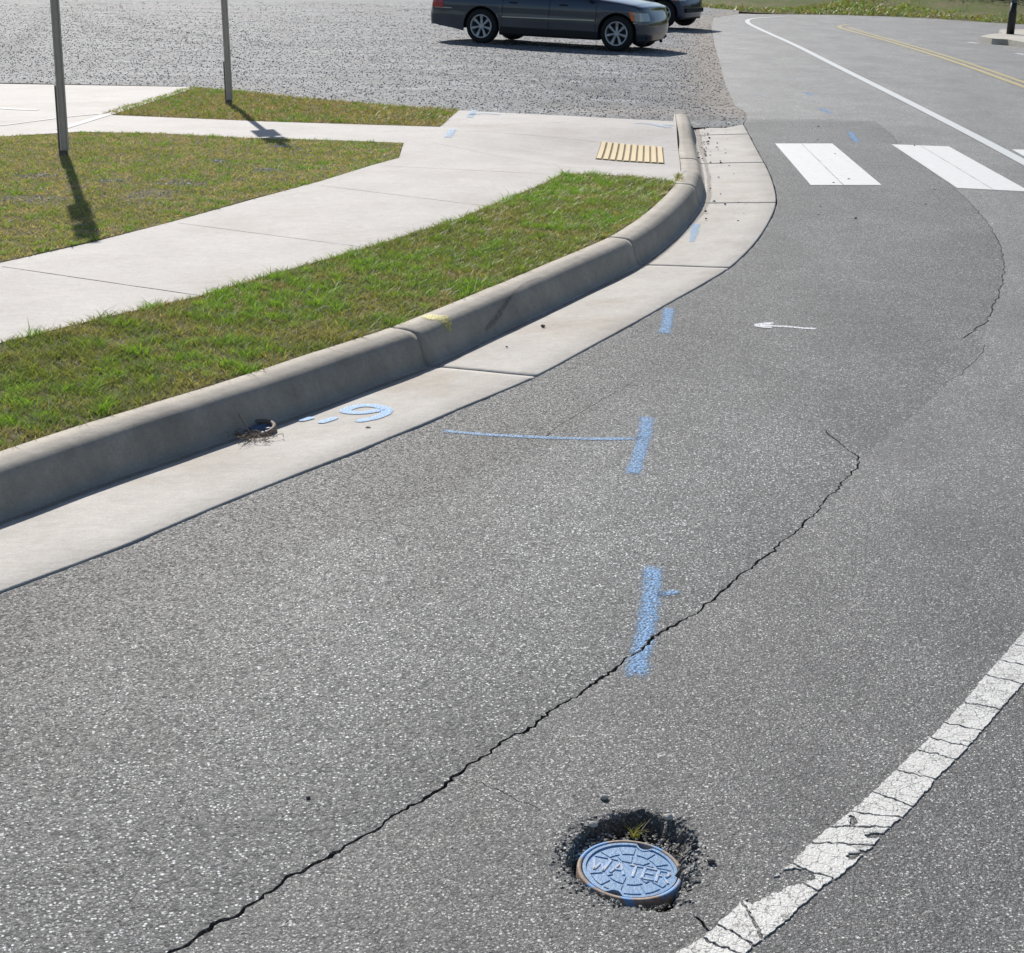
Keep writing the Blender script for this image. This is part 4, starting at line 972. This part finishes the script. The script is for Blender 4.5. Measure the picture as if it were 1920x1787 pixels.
def pebble(px, py, z, s, mat, label):
    bm = bmesh.new(); bmesh.ops.create_icosphere(bm, subdivisions=2, radius=1)
    for v in bm.verts: v.co *= 1+.3*noise.noise(v.co*1.3+Vector((px, py, 0))); v.co = Vector((v.co.x*s, v.co.y*s*.8, v.co.z*s*.65))
    o = obj('pebble', bm, mat); p = G(px, py, z); o.location = p+Vector((0, 0, s*.5)); tag(o, label, 'pebble')
pebble(1018, 613, -.01, .013, M['pebble_dark'], 'dark pebble alone in the middle of the gutter beyond the slab joint')
pebble(690, 804, -.005, .011, M['pebble_light'], 'pale grey pebble just below the blue sprayed 6')
pebble(950, 651, -.008, .007, M['pebble_light'], 'tiny whitish chip on the gutter past the slab joint')
pebble(578, 1497, 0, .006, M['pebble_dark'], 'black pebble on the asphalt left of the long crack')
pebble(1112, 1549, .0, .011, M['pebble_light'], 'flat pale stone on the upper left lip of the crater')
pebble(1252, 1536, .0, .012, M['pebble_light'], 'round pale stone at the upper right lip of the crater')
pebble(1333, 1618, .0, .010, M['pebble_dark'], 'dark stone on the asphalt right of the water cover')
pebble(1133, 1498, .0, .011, M['pebble_light'], 'grey stone set in the asphalt above the crater')

# ------------------------------------------------------------ sign posts
def sign_post(px, py, top_px, label, sw, sh, yaw, gap_base=.55):
    p = G(px, py, .145); root = empty('sign_post', p); tag(root, label, 'sign post', 'steel sign posts by the sidewalk')
    # lean so that it rises as in the photo
    q = G(*top_px, .145); d = RM @ Vector(((top_px[0]-960)/3000, -(top_px[1]-893.5)/3000, -1)); t = p.y/d.y; hx = d.x*t-p.x; hz = H+d.z*t-p.z
    root.rotation_euler = (0, math.atan2(hx, hz), 0); print('lean', math.degrees(math.atan2(hx, hz)))
    def channel(bm, x0, z0, z1, w, dep):  # U-channel post with flanges
        prof = [(-w/2, dep), (-w/2+.012, dep), (-w*.27, 0), (w*.27, 0), (w/2-.012, dep), (w/2, dep), (w/2, dep-.004), (w/2-.010, dep-.004), (w*.23, -.004), (-w*.23, -.004), (-w/2+.010, dep-.004), (-w/2, dep-.004)]
        a = [bm.verts.new((x0+x, -y, z0)) for x, y in prof]; b = [bm.verts.new((x0+x, -y, z1)) for x, y in prof]; m = len(prof)
        for i in range(m): bm.faces.new((a[i], a[(i+1) % m], b[(i+1) % m], b[i]))
        bm.faces.new(a[::-1]); bm.faces.new(b)
    ry = Matrix.Rotation(yaw, 4, 'Z')
    bm = bmesh.new(); channel(bm, 0, .05, 3.15, .078, .03); o = obj('post', bm, M['galv'], root); o.rotation_euler = (0, 0, yaw*.3)
    bm = bmesh.new(); channel(bm, -.012, -.1, gap_base, .082, .02); 
    for v in bm.verts: v.co.y += .03
    o = obj('ground_stub', bm, M['dark_steel'], root); o.rotation_euler = (0, 0, yaw*.3)
    for i, (zc, hh_) in enumerate(((2.03+sh*.25+.0, sh*.5), (2.03+sh*.78, sh*.44))):
        bm = bmesh.new(); box(bm, (0, .036, zc), (sw, .003, hh_), ry, .001); s = obj('sign_panel', bm, M['alu'], root)
    return root
sign_post(122, 292, (102, 0), 'tall grey steel sign post standing in the patchy lawn', .22, 1.05, R_(58), .62)
sign_post(431, 195, (420, 0), 'farther grey steel sign post in the brown grass strip', .28, .85, R_(40), .50)

# ------------------------------------------------------------ cars
def car_paint(name, col, rough=.22):
    n = N(name); f = n.noise(300, 1); return n.done(n.mix(n.math('MULTIPLY', f, .5), tuple(v*.9 for v in col), tuple(v*1.15 for v in col)), rough, Metallic=.45, Coat_Weight=.8, Coat_Roughness=.05)
M['tyre'] = simple('tyre_rubber', (.012, .012, .012), .85, 0, 30, .3, .002)
M['rim'] = simple('alloy_wheel', (.42, .44, .47), .38, .7)
M['trim'] = simple('black_plastic_trim', (.014, .014, .015), .75)
M['chrome'] = simple('bright_trim', (.45, .45, .42), .25, .9)
n = N('car_glass'); M['glass'] = n.done((.02, .03, .035), .04, Specular_IOR_Level=.8, Coat_Weight=1.0)
M['red_lens'] = simple('red_lens', (.42, .01, .015), .2, 0, 30, .2, 0, 1.0)
M['amber_lens'] = simple('amber_lens', (.75, .16, .03), .25, 0, 30, .2, 0, 1.0)
M['clear_lens'] = simple('headlamp_lens', (.38, .42, .44), .12, .2, 30, .25, 0, 1.0)
def wheel(parent, x, y, side, R, spokes, sc=1):
    w = empty('wheel', (x, y, R)); w.parent = parent; w.rotation_euler = (R_(-90)*side, 0, R_(random.uniform(0, 0)))
    hw = .105; bm = bmesh.new(); rr = R*.66
    lathe(bm, [(rr, -hw*.9), (rr+.02, -hw), (R*.9, -hw), (R-.012, -hw*.86), (R, -hw*.6), (R, hw*.6), (R-.012, hw*.86), (R*.9, hw), (rr+.02, hw), (rr, hw*.9)], 48, closed=True)
    obj('tyre', bm, M['tyre'], w, True)
    bm = bmesh.new(); lathe(bm, [(rr+.012, hw*.98), (rr+.004, hw*1.06), (rr-.014, hw*1.04), (rr-.022, hw*.6), (rr-.03, -hw*.3)], 48)
    lathe(bm, [(.001, hw*.86), (.045, hw*.86), (.062, hw*.74), (.064, hw*.3)], 24)
    for k in range(spokes):
        a = 2*math.pi*k/spokes+math.pi/2; d = Vector((math.cos(a), math.sin(a), 0)); t = Vector((-d.y, d.x, 0)); w0, w1 = (.020, .034) if spokes == 7 else (.030, .034)
        P = []
        for rad, ww, zz, th in ((.045, w0, hw*.84, .03), (rr*.55, (w0+w1)*.46, hw*.80, .03), (rr-.012, w1, hw*.92, .03)):
            P.append([bm.verts.new(d*rad+t*ww+Vector((0, 0, zz-.008))), bm.verts.new(d*rad+t*ww*.4+Vector((0, 0, zz))), bm.verts.new(d*rad-t*ww*.4+Vector((0, 0, zz))), bm.verts.new(d*rad-t*ww+Vector((0, 0, zz-.008))), bm.verts.new(d*rad-t*ww+Vector((0, 0, zz-th))), bm.verts.new(d*rad+t*ww+Vector((0, 0, zz-th)))])
        for p, q in zip(P, P[1:]):
            for i in range(6): bm.faces.new((p[i], p[(i+1) % 6], q[(i+1) % 6], q[i]))
    bmesh.ops.recalc_face_normals(bm, faces=bm.faces); obj('rim', bm, M['rim'], w)
    bm = bmesh.new(); lathe(bm, [(.001, -.02), (rr-.01, -.02)], 32); lathe(bm, [(.001, .02), (rr*.72, .02), (rr*.72, .0)], 32); obj('brake_disc', bm, M['trim'], w)
def build_car(name, label, paint, xr, xf, wb, R, belt, low, width, half, green, spokes, suv=False, mould=.53):
    root = empty(name); tag(root, label, 'car')
    axles = (-wb/2, wb/2); Ra = R+.055
    xs = sorted(set([round(v, 4) for v in np.linspace(xr, xf, 64)]+[round(a+Ra*math.cos(t), 4) for a in axles for t in np.linspace(0, math.pi, 17)]))
    def zlow(x):
        z = interp(low, x)
        for a in axles:
            if abs(x-a) < Ra: z = max(z, R+.01+math.sqrt(max(0, Ra*Ra-(x-a)**2))*.97)
        return z
    def section(x):
        zb, zt = zlow(x), interp(belt, x); w = interp(half, x)*width
        pts = []; m = 14
        for i in range(m+1):
            z = zb+(zt-zb)*i/m
            f = interp([(.1, .93), (.3, .975), (mould-.03, .99), (mould, .997), (mould+.03, .985), (.75, .99), (.88, .965), (1.0, .915), (1.15, .87)] if not suv else [(.2, .95), (.4, .98), (.7, 1.0), (.95, .98), (1.15, .93)], z)
            pts.append((w*f, z))
        e = pts[-1]
        for k, (fy, dz) in enumerate(((.96, .018), (.85, .032), (.6, .045), (.3, .052), (0, .055))): pts.append((e[0]*fy, e[1]+dz))
        return pts
    CL = .16 if suv else .235
    def cap_pt(x, y, z, dx, t):
        l = CL*(1-.45*float(sstep(.50, .85, z))-.35*float(sstep(.36, .16, z) if False else 1-sstep(.18, .40, z)))
        return (x+dx*l*math.sin(t*math.pi/2), y*max(0, math.cos(t*math.pi/2))**.75, z-.05*t*float(sstep(.6, .9, z)))
    bm = bmesh.new(); secs = [section(x) for x in xs]
    for sd in (1, -1):
        g = []
        for x, s in zip(xs, secs):
            g.append([bm.verts.new((x, sd*y, z)) for y, z in s])
        for a, b in zip(g, g[1:]):
            for i in range(len(a)-1): bm.faces.new((a[i], b[i], b[i+1], a[i+1]))
        # round off the ends
        for gg, dx in ((g[0], -1), (g[-1], 1)):
            prev = gg
            for k in range(1, 9):
                t = k/8; row = []
                for v in gg:
                    row.append(bm.verts.new(cap_pt(v.co.x, v.co.y, v.co.z, dx, t)))
                for i in range(len(gg)-1):
                    try: bm.faces.new((prev[i], row[i], row[i+1], prev[i+1]))
                    except ValueError: pass
                prev = row
    bmesh.ops.remove_doubles(bm, verts=bm.verts, dist=.0008); bmesh.ops.recalc_face_normals(bm, faces=bm.faces)
    obj('body', bm, paint, root, True)
    # underside and wheel wells
    bm = bmesh.new(); box(bm, (0, 0, interp(low, 0)+.10), (wb-2*Ra-.02, width*1.84, .2)); box(bm, ((xr-wb/2-Ra)/2+.04, 0, .38), (abs(xr+wb/2+Ra)-.12, width*1.7, .16)); box(bm, ((xf+wb/2+Ra)/2, 0, .32), (max(.1, xf-wb/2-Ra-.02), width*1.6, .2)); box(bm, (0, 0, .50), (xf-xr-.5, .9, .34))
    obj('underbody', bm, M['trim'], root)
    for a in axles:
        for sd in (1, -1):
            bm = bmesh.new(); Mx = Matrix.Translation((a, sd*width*.58, R+.01)) @ Matrix.Rotation(R_(-90)*sd, 4, 'X')
            lathe(bm, [(.001, 0), (Ra+.006, 0), (Ra+.006, width*.38)], 40, Mx)
            bmesh.ops.delete(bm, geom=[v for v in bm.verts if v.co.z < R*.7], context='VERTS'); obj('wheel_well', bm, M['trim'], root)
            wheel(root, a, sd*(width-.125), sd, R, spokes)
    # greenhouse
    (b0, z0), (r0, zr0), (r1, zr1), (b1, z1) = green; wb_, wr_ = width*.86, width*.66
    bm = bmesh.new(); V = {}
    for sd in (1, -1):
        V[sd] = [bm.verts.new((b0, sd*wb_*.93, z0)), bm.verts.new((r0, sd*wr_, zr0)), bm.verts.new(((r0+r1)/2, sd*(wr_+.02), (zr0+zr1)/2+.02)), bm.verts.new((r1, sd*wr_, zr1)), bm.verts.new((b1, sd*wb_*.96, z1)), bm.verts.new(((b0+b1)/2, sd*wb_, (z0+z1)/2))]
        bm.faces.new(V[sd] if sd < 0 else V[sd][::-1])
    for i in range(4): bm.faces.new((V[1][i], V[1][i+1], V[-1][i+1], V[-1][i]))
    bmesh.ops.recalc_face_normals(bm, faces=bm.faces); obj('window_glass', bm, M['glass'], root)
    bm = bmesh.new()
    rp = [(r0+.05, zr0-.03), (r0, zr0+.012), ((r0*.7+r1*.3), zr0+.045), ((r0*.3+r1*.7), zr1+.04), (r1, zr1+.012), (r1-.08, zr1-.03)]
    rr = [[bm.verts.new((x, y*(wr_+.035), z+.02*(1-(y)**2))) for y in (-1.03, -.9, -.5, 0, .5, .9, 1.03)] for x, z in rp]
    for a, b in zip(rr, rr[1:]):
        for i in range(6): bm.faces.new((a[i], b[i], b[i+1], a[i+1]))
    for sd in (1, -1):
        for (x0, zz0, x1, zz1, w) in ((b0, z0-.02, r0+.02, zr0, .035), (b1, z1-.02, r1-.02, zr1, .06), ((b0+b1)/2-.0, z0-.03, (r0+r1)/2, zr0+.02, .05)):
            tube(bm, [(x0, sd*wb_*.955, zz0), ((x0+x1)/2, sd*(wb_*.96+wr_)/2, (zz0+zz1)/2), (x1, sd*(wr_+.015), zz1)], w, 6)
    bmesh.ops.recalc_face_normals(bm, faces=bm.faces); obj('roof', bm, paint, root, True)
    def side_y(x, z): 
        s = section(x)[:15]; return float(np.interp(z, [q[1] for q in s], [q[0] for q in s]))
    def side_strip(nm, x0, x1, zf_, h, mat, out=.006, sides=(1, -1)):
        for sd in sides:
            bm = bmesh.new(); n = 14; T = []
            for k in range(n+1):
                x = x0+(x1-x0)*k/n; z = zf_(x); T.append([bm.verts.new((x, sd*(side_y(x, z-h/2)+.001), z-h/2)), bm.verts.new((x, sd*(side_y(x, z)+out), z-h*.25)), bm.verts.new((x, sd*(side_y(x, z)+out), z+h*.25)), bm.verts.new((x, sd*(side_y(x, z+h/2)+.001), z+h/2))])
            for a, b in zip(T, T[1:]):
                for i in range(3): bm.faces.new((a[i], b[i], b[i+1], a[i+1]))
            bmesh.ops.recalc_face_normals(bm, faces=bm.faces); obj(nm, bm, mat, root)
    def lamp(nm, x0, x1, z0_, z1_, mat, end, skew=0):
        """wrap-round lamp: side patch plus end patch"""
        for sd in (1, -1):
            bm = bmesh.new(); n = 8; T = []
            for k in range(n+1):
                x = x0+(x1-x0)*k/n; row = []
                for j in range(4):
                    z = z0_+(z1_-z0_)*j/3; xx = x+skew*(j/3)*(1-k/n); xx = max(xr+.001, min(xf-.001, xx)); row.append(bm.verts.new((xx, sd*(side_y(xx, min(z, interp(belt, xx)-.005))+.006), z)))
                T.append(row)
            if end:
                last = T[-1]
                for k in range(1, 7):
                    row = []
                    for v in last:
                        q = cap_pt(v.co.x, v.co.y, v.co.z, end, k/10); row.append(bm.verts.new((q[0]+end*.008, q[1]+sd*.004, v.co.z-.05*(k/10)*float(sstep(.6, .9, v.co.z)))))
                    T.append(row)
            for a, b in zip(T, T[1:]):
                for i in range(3): bm.faces.new((a[i], b[i], b[i+1], a[i+1]))
            bmesh.ops.recalc_face_normals(bm, faces=bm.faces); obj(nm, bm, mat, root)
    return root, side_strip, lamp, side_y
# grey saloon
paint1 = car_paint('dark_grey_car_paint', (.045, .060, .086))
belt1 = [(-2.60, .80), (-2.50, .92), (-2.3, 1.01), (-1.6, 1.03), (0, .97), (.95, .945), (1.4, .90), (1.75, .85), (1.95, .79), (2.1, .72)]
low1 = [(-2.6, .34), (-2.0, .26), (-1.8, .22), (-1, .19), (1, .19), (1.80, .20), (2.0, .24)]
half1 = [(-2.6, .80), (-2.5, .88), (-2.2, .95), (-1.4, .99), (0, 1), (1.4, .99), (1.7, .97), (1.85, .93), (1.95, .88)]
sedan, strip_, lamp_, sy = build_car('parked_car', 'dark grey saloon car parked on the gravel lot, nearest the road corner', paint1, -2.52, 1.835, 2.87, .335, belt1, low1, .93, half1, ((1.05, .96), (.30, 1.43), (-.95, 1.46), (-1.95, 1.05)), 7)
strip_('side_moulding', -.98, .98, lambda x: .55+.01*x, .035, M['chrome'], .009)
strip_('lower_sill', -1.02, 1.02, lambda x: .27, .16, M['trim'], .012)
strip_('bumper_strip', -2.50, -2.1, lambda x: .66, .02, M['chrome'], .006); strip_('bumper_strip', 1.76, 1.83, lambda x: .545, .02, M['chrome'], .006)
lamp_('tail_lamp', -2.30, -2.515, .66, .93, M['red_lens'], -1, 0); lamp_('headlamp', 1.80, 1.833, .58, .74, M['clear_lens'], 1, -.06); lamp_('turn_lamp', 1.73, 1.79, .58, .75, M['amber_lens'], 0, -.06)
def car_bits(root, sy, xs_doors, grille=None, w=.93):
    for sd in (1, -1):
        for x in xs_doors:
            bm = bmesh.new(); T = [[bm.verts.new((x+dx+.05*max(0, (z-.6)), sd*(sy(x, z)+.003), z)) for dx in (-.005, .005)] for z in np.linspace(.3, .93, 8)]
            for a, b in zip(T, T[1:]): bm.faces.new((a[0], a[1], b[1], b[0]))
            obj('door_gap', bm, M['trim'], root)
        for x in (-.75, .32):
            bm = bmesh.new(); box(bm, (x, sd*(sy(x, .82)+.012), .82), (.17, .02, .028), None, .006); obj('door_handle', bm, M['trim'], root)
        bm = bmesh.new(); box(bm, (.86, sd*(w+.06), 1.0), (.12, .17, .12), None, .03); obj('wing_mirror', bm, M['trim'], root)
car_bits(sedan, sy, (-.98, .02, 1.0))
bm = bmesh.new(); box(bm, (1.99, 0, .60), (.05, .7, .14), None, .01); obj('grille', bm, M['chrome'], sedan)
bm = bmesh.new(); box(bm, (1.86, 0, .26), (.26, 1.3, .12), None, .03); box(bm, (1.82, 0, .19), (.12, 1.4, .05)); box(bm, (1.9, .55, .17), (.04, .06, .08)); box(bm, (1.9, -.55, .17), (.04, .06, .08)); obj('front_valance', bm, M['trim'], sedan)
for sd in (1, -1):
    bm = bmesh.new(); lathe(bm, [(.001, .02), (.03, .018), (.042, 0)], 16, Matrix.Translation((1.97, sd*.55, .34)) @ Matrix.Rotation(R_(90), 4, 'Y')); obj('fog_lamp', bm, M['clear_lens'], sedan)
def place(root, rear_px, front_px, zr, zf_, wb, w):
    a, b = G(*rear_px, zr), G(*front_px, zf_); f = (b-a); print('wheelbase in scene', f.length); f.normalize()
    left = Vector((0, 0, 1)).cross(f).normalized(); up = f.cross(left)
    mid = (a+b)/2+left*(w-.02)
    root.matrix_world = Matrix.Translation(mid) @ Matrix((f, left, up)).transposed().to_4x4()
place(sedan, (902, 81.5), (1152, 96.5), .126, .065, 2.87, .93)
# blue estate behind it
paint2 = car_paint('blue_car_paint', (.015, .03, .085))
belt2 = [(-2.3, 1.0), (-2.2, 1.08), (0, 1.10), (.85, 1.08), (1.3, 1.04), (1.6, .98), (1.72, .94)]
low2 = [(-2.3, .38), (-1.8, .28), (1.8, .27), (2.12, .32)]
suv, strip2, lamp2, sy2 = build_car('parked_car', 'dark blue tall car mostly hidden behind the grey saloon', paint2, -2.1, 1.72, 2.62, .34, belt2, low2, .89, [(-2.3, .82), (-2.1, .93), (-1.3, 1), (1.3, 1), (1.6, .96), (1.72, .92)], ((.95, 1.08), (.35, 1.62), (-1.7, 1.66), (-2.2, 1.1)), 5, True, .6)
lamp2('headlamp', 1.64, 1.718, .68, .86, M['clear_lens'], 1, -.06); lamp2('turn_lamp', 1.57, 1.63, .68, .88, M['amber_lens'], 0, -.06); lamp2('tail_lamp', -1.95, -2.095, .85, 1.05, M['red_lens'], -1, 0)
strip2('lower_sill', -.9, .9, lambda x: .36, .14, M['trim'], .012); car_bits(suv, sy2, (-.9, .05, .95), w=.89)
bm = bmesh.new(); box(bm, (1.76, 0, .44), (.24, 1.3, .20), None, .05); obj('front_bumper', bm, M['trim'], suv)
place(suv, (1061, 43), (1243, 53), .11, .06, 2.62, .89)

# ------------------------------------------------------------ far right: island, black pole, bank, brush
def far_island():
    top = [G(*p, .13).to_2d() for p in [(1838, 68), (1855, 64), (1880, 62), (1873, 57), (1878, 55), (1960, 55), (2200, 62), (2200, 128), (2000, 95), (1925, 80), (1890, 74), (1860, 72)]]
    o = sheet('far_pavement', top, .13, M['far_walk'], step=1.0, skirt=.19); struct(o)
far_island()
pp = G(1894, 64, .13); pole = empty('black_pole', pp); tag(pole, 'black street pole on the far right pavement corner', 'pole')
bm = bmesh.new(); lathe(bm, [(.001, 0), (.092, 0), (.09, .5), (.088, .52), (.076, .54), (.074, .72), (.0, .72)], 20); obj('pole_sleeve', bm, M['black_paint'], pole, True)
bm = bmesh.new(); lathe(bm, [(.068, .70), (.062, 4.2), (.001, 4.2)], 20); obj('pole_shaft', bm, simple('blue_grey_pole', (.05, .07, .09), .5, .2), pole, True)
pole.rotation_euler = (0, R_(1.2), 0)
# bank: grass rising behind the far road, then hill
bm = bmesh.new(); gr = []
fe = [G(*p).to_2d() for p in [(1240, 8), (1400, 22), (1470, 26), (1560, 27.5), (1660, 30.5), (1750, 34.5), (1850, 41.5), (1920, 45.5), (2300, 60), (2800, 75)]]
fe = [Vector((-70, 96)), Vector((-30, 94)), Vector((0, 86))]+fe+[Vector((60, 36))]
prof = [(0, -.02), (1, .06), (3, .2), (6, .55), (10, 1.4), (18, 3.2), (40, 7), (120, 12), (600, 16)]
fe = resample(fe, 1.6)
for i, p in enumerate(fe):
    dirn = (Vector((p.x*.9, p.y)).normalized()+Vector((0, .3))).normalized()
    gr.append([bm.verts.new((p.x+dirn.x*d, p.y+dirn.y*d, z+.06*z*nz(p.x, d, .3))) for d, z in prof])
for a, b in zip(gr, gr[1:]):
    for i in range(len(prof)-1): bm.faces.new((a[i], b[i], b[i+1], a[i+1]))
bmesh.ops.recalc_face_normals(bm, faces=bm.faces)
n = N('grass_bank'); c = n.mix(n.ramp(n.noise(.7, 5, .7), [(.4, 0), (.62, 1)]), (.15, .20, .055), (.27, .22, .13)); c = n.mix(n.ramp(n.noise(5, 4, .7), [(.4, 0), (.7, 1)]), c, (.17, .19, .07))
M['bank'] = n.done(c, .9, n.bump(n.noise(9, 5, .8), .15), Specular_IOR_Level=.15)
struct(obj('grass_bank', bm, M['bank']))
def bank_z(x, y):
    p = Vector((x, y)); i = min(range(len(fe)), key=lambda k: (fe[k]-p).length); q = fe[i]; d = (Vector((q.x*.9, q.y)).normalized()+Vector((0, .3))).normalized(); s = max(0, (p-q).dot(d)); return interp(prof, s)
bank_poly = [q for q in fe if .08 < q.x/q.y < .37 and q.y > 25]; bd_ = [q+(Vector((q.x*.9, q.y)).normalized()+Vector((0, .3))).normalized()*13 for q in bank_poly]
grass('bank_grass', bank_poly+bd_[::-1], 260, lambda x, y: bank_z(x, y)+.03, .08, .03, [(.19, .26, .06), (.18, .32, .06), (.28, .26, .10), (.36, .28, .18)], 'rough green and brown grass on the far roadside bank', dead=.35, seed=61, fy=1)
n_ = 150; fl = []
while len(fl) < n_:
    q = random.choice(bank_poly[:-1]); d = (Vector((q.x*.9, q.y)).normalized()+Vector((0, .3))).normalized(); t = random.uniform(1.5, 12); x, y = q.x+d.x*t+random.uniform(-.8, .8), q.y+d.y*t
    if x/y > .19: fl.append((x, y, bank_z(x, y)+.06))
n = N('yellow_petal'); M['petal'] = n.done(n.mix(n.noise(5), (.75, .6, .10), (.8, .72, .35)), .7)
stones('wildflowers', np.array(fl), rng.uniform(.018, .042, n_), rng.random(n_), M['petal'], 'tiny yellow wildflowers dotted over the far grass bank', 'flowers')

M['leaf'] = grass_mat('shrub_leaf')
def shrub(p, rx, h, label, cols, nleaf=5000, seed=1, sz=.07, trunk=True):
    r = np.random.default_rng(seed); root = empty('shrub', p); tag(root, label, 'shrub', 'brush beyond the far road')
    cl = r.normal(0, 1, (26, 3)); cl /= np.linalg.norm(cl, axis=1)[:, None]; cl *= r.uniform(.35, .95, (26, 1)); cl *= [rx*.8, rx*.7, h*.42]; cl[:, 2] += h*.5
    ci = r.integers(0, 26, nleaf); C = cl[ci]+r.normal(0, 1, (nleaf, 3))*[rx*.16, rx*.16, h*.10]; C[:, 2] = np.maximum(C[:, 2], .03)
    u = r.normal(0, 1, (nleaf, 3)); u /= np.linalg.norm(u, axis=1)[:, None]; v = np.cross(u, r.normal(0, 1, (nleaf, 3))); v /= np.linalg.norm(v, axis=1)[:, None]; s = sz*r.uniform(.5, 1.2, (nleaf, 1))
    V = np.stack([C-u*s, C+v*s*.45, C+u*s, C-v*s*.45], 1).reshape(-1, 3); me = bpy.data.meshes.new('crown'); me.vertices.add(nleaf*4); me.vertices.foreach_set('co', V.astype(np.float32).ravel())
    me.loops.add(nleaf*4); me.loops.foreach_set('vertex_index', np.arange(nleaf*4, dtype=np.int32)); me.polygons.add(nleaf); me.polygons.foreach_set('loop_start', np.arange(0, nleaf*4, 4, dtype=np.int32)); me.update(calc_edges=True)
    P = np.array(cols); col = P[r.integers(0, len(P), nleaf)]*r.uniform(.6, 1.3, (nleaf, 1)); at = me.attributes.new('tint', 'FLOAT_COLOR', 'POINT'); at.data.foreach_set('color', np.concatenate([np.repeat(col, 4, 0), np.ones((nleaf*4, 1))], 1).astype(np.float32).ravel())
    link('crown', me, M['leaf'], root)
    bm = bmesh.new()
    for k in range(7):
        c = cl[k*3]; tube(bm, [(c[0]*.1, c[1]*.1, -.1), (c[0]*.5, c[1]*.5, c[2]*.5), tuple(c)], [.05, .03, .01], 6)
    obj('trunk', bm, M['wood'], root)
for i, (px_, d, rx, h, lab, cols) in enumerate([(1822, 2, 2.0, 3.2, 'dark leafy shrub at the top edge left of the black pole', [(.02, .035, .01), (.03, .04, .015)]),
        (1872, 4, 2.0, 3.0, 'brown bare-looking shrub just left of the black pole', [(.10, .08, .04), (.06, .06, .025)]),
        (1935, 3, 2.2, 3.4, 'green and brown shrub behind the black pole', [(.05, .07, .02), (.12, .10, .05)]),
        (2040, 3, 2.4, 3.6, 'dark green shrub past the right edge of the bank', [(.03, .05, .015), (.06, .07, .02)])]):
    b0 = G(px_, 42+(px_-1822)*.05); dd = Vector((b0.x, b0.y)).normalized(); b = Vector((b0.x+dd.x*(6.2+d), b0.y+dd.y*(6.2+d), 0)); b.z = bank_z(b.x, b.y)-.05; print('shrub', b)
    shrub(b, rx, h, lab, cols, 4200, 30+i)
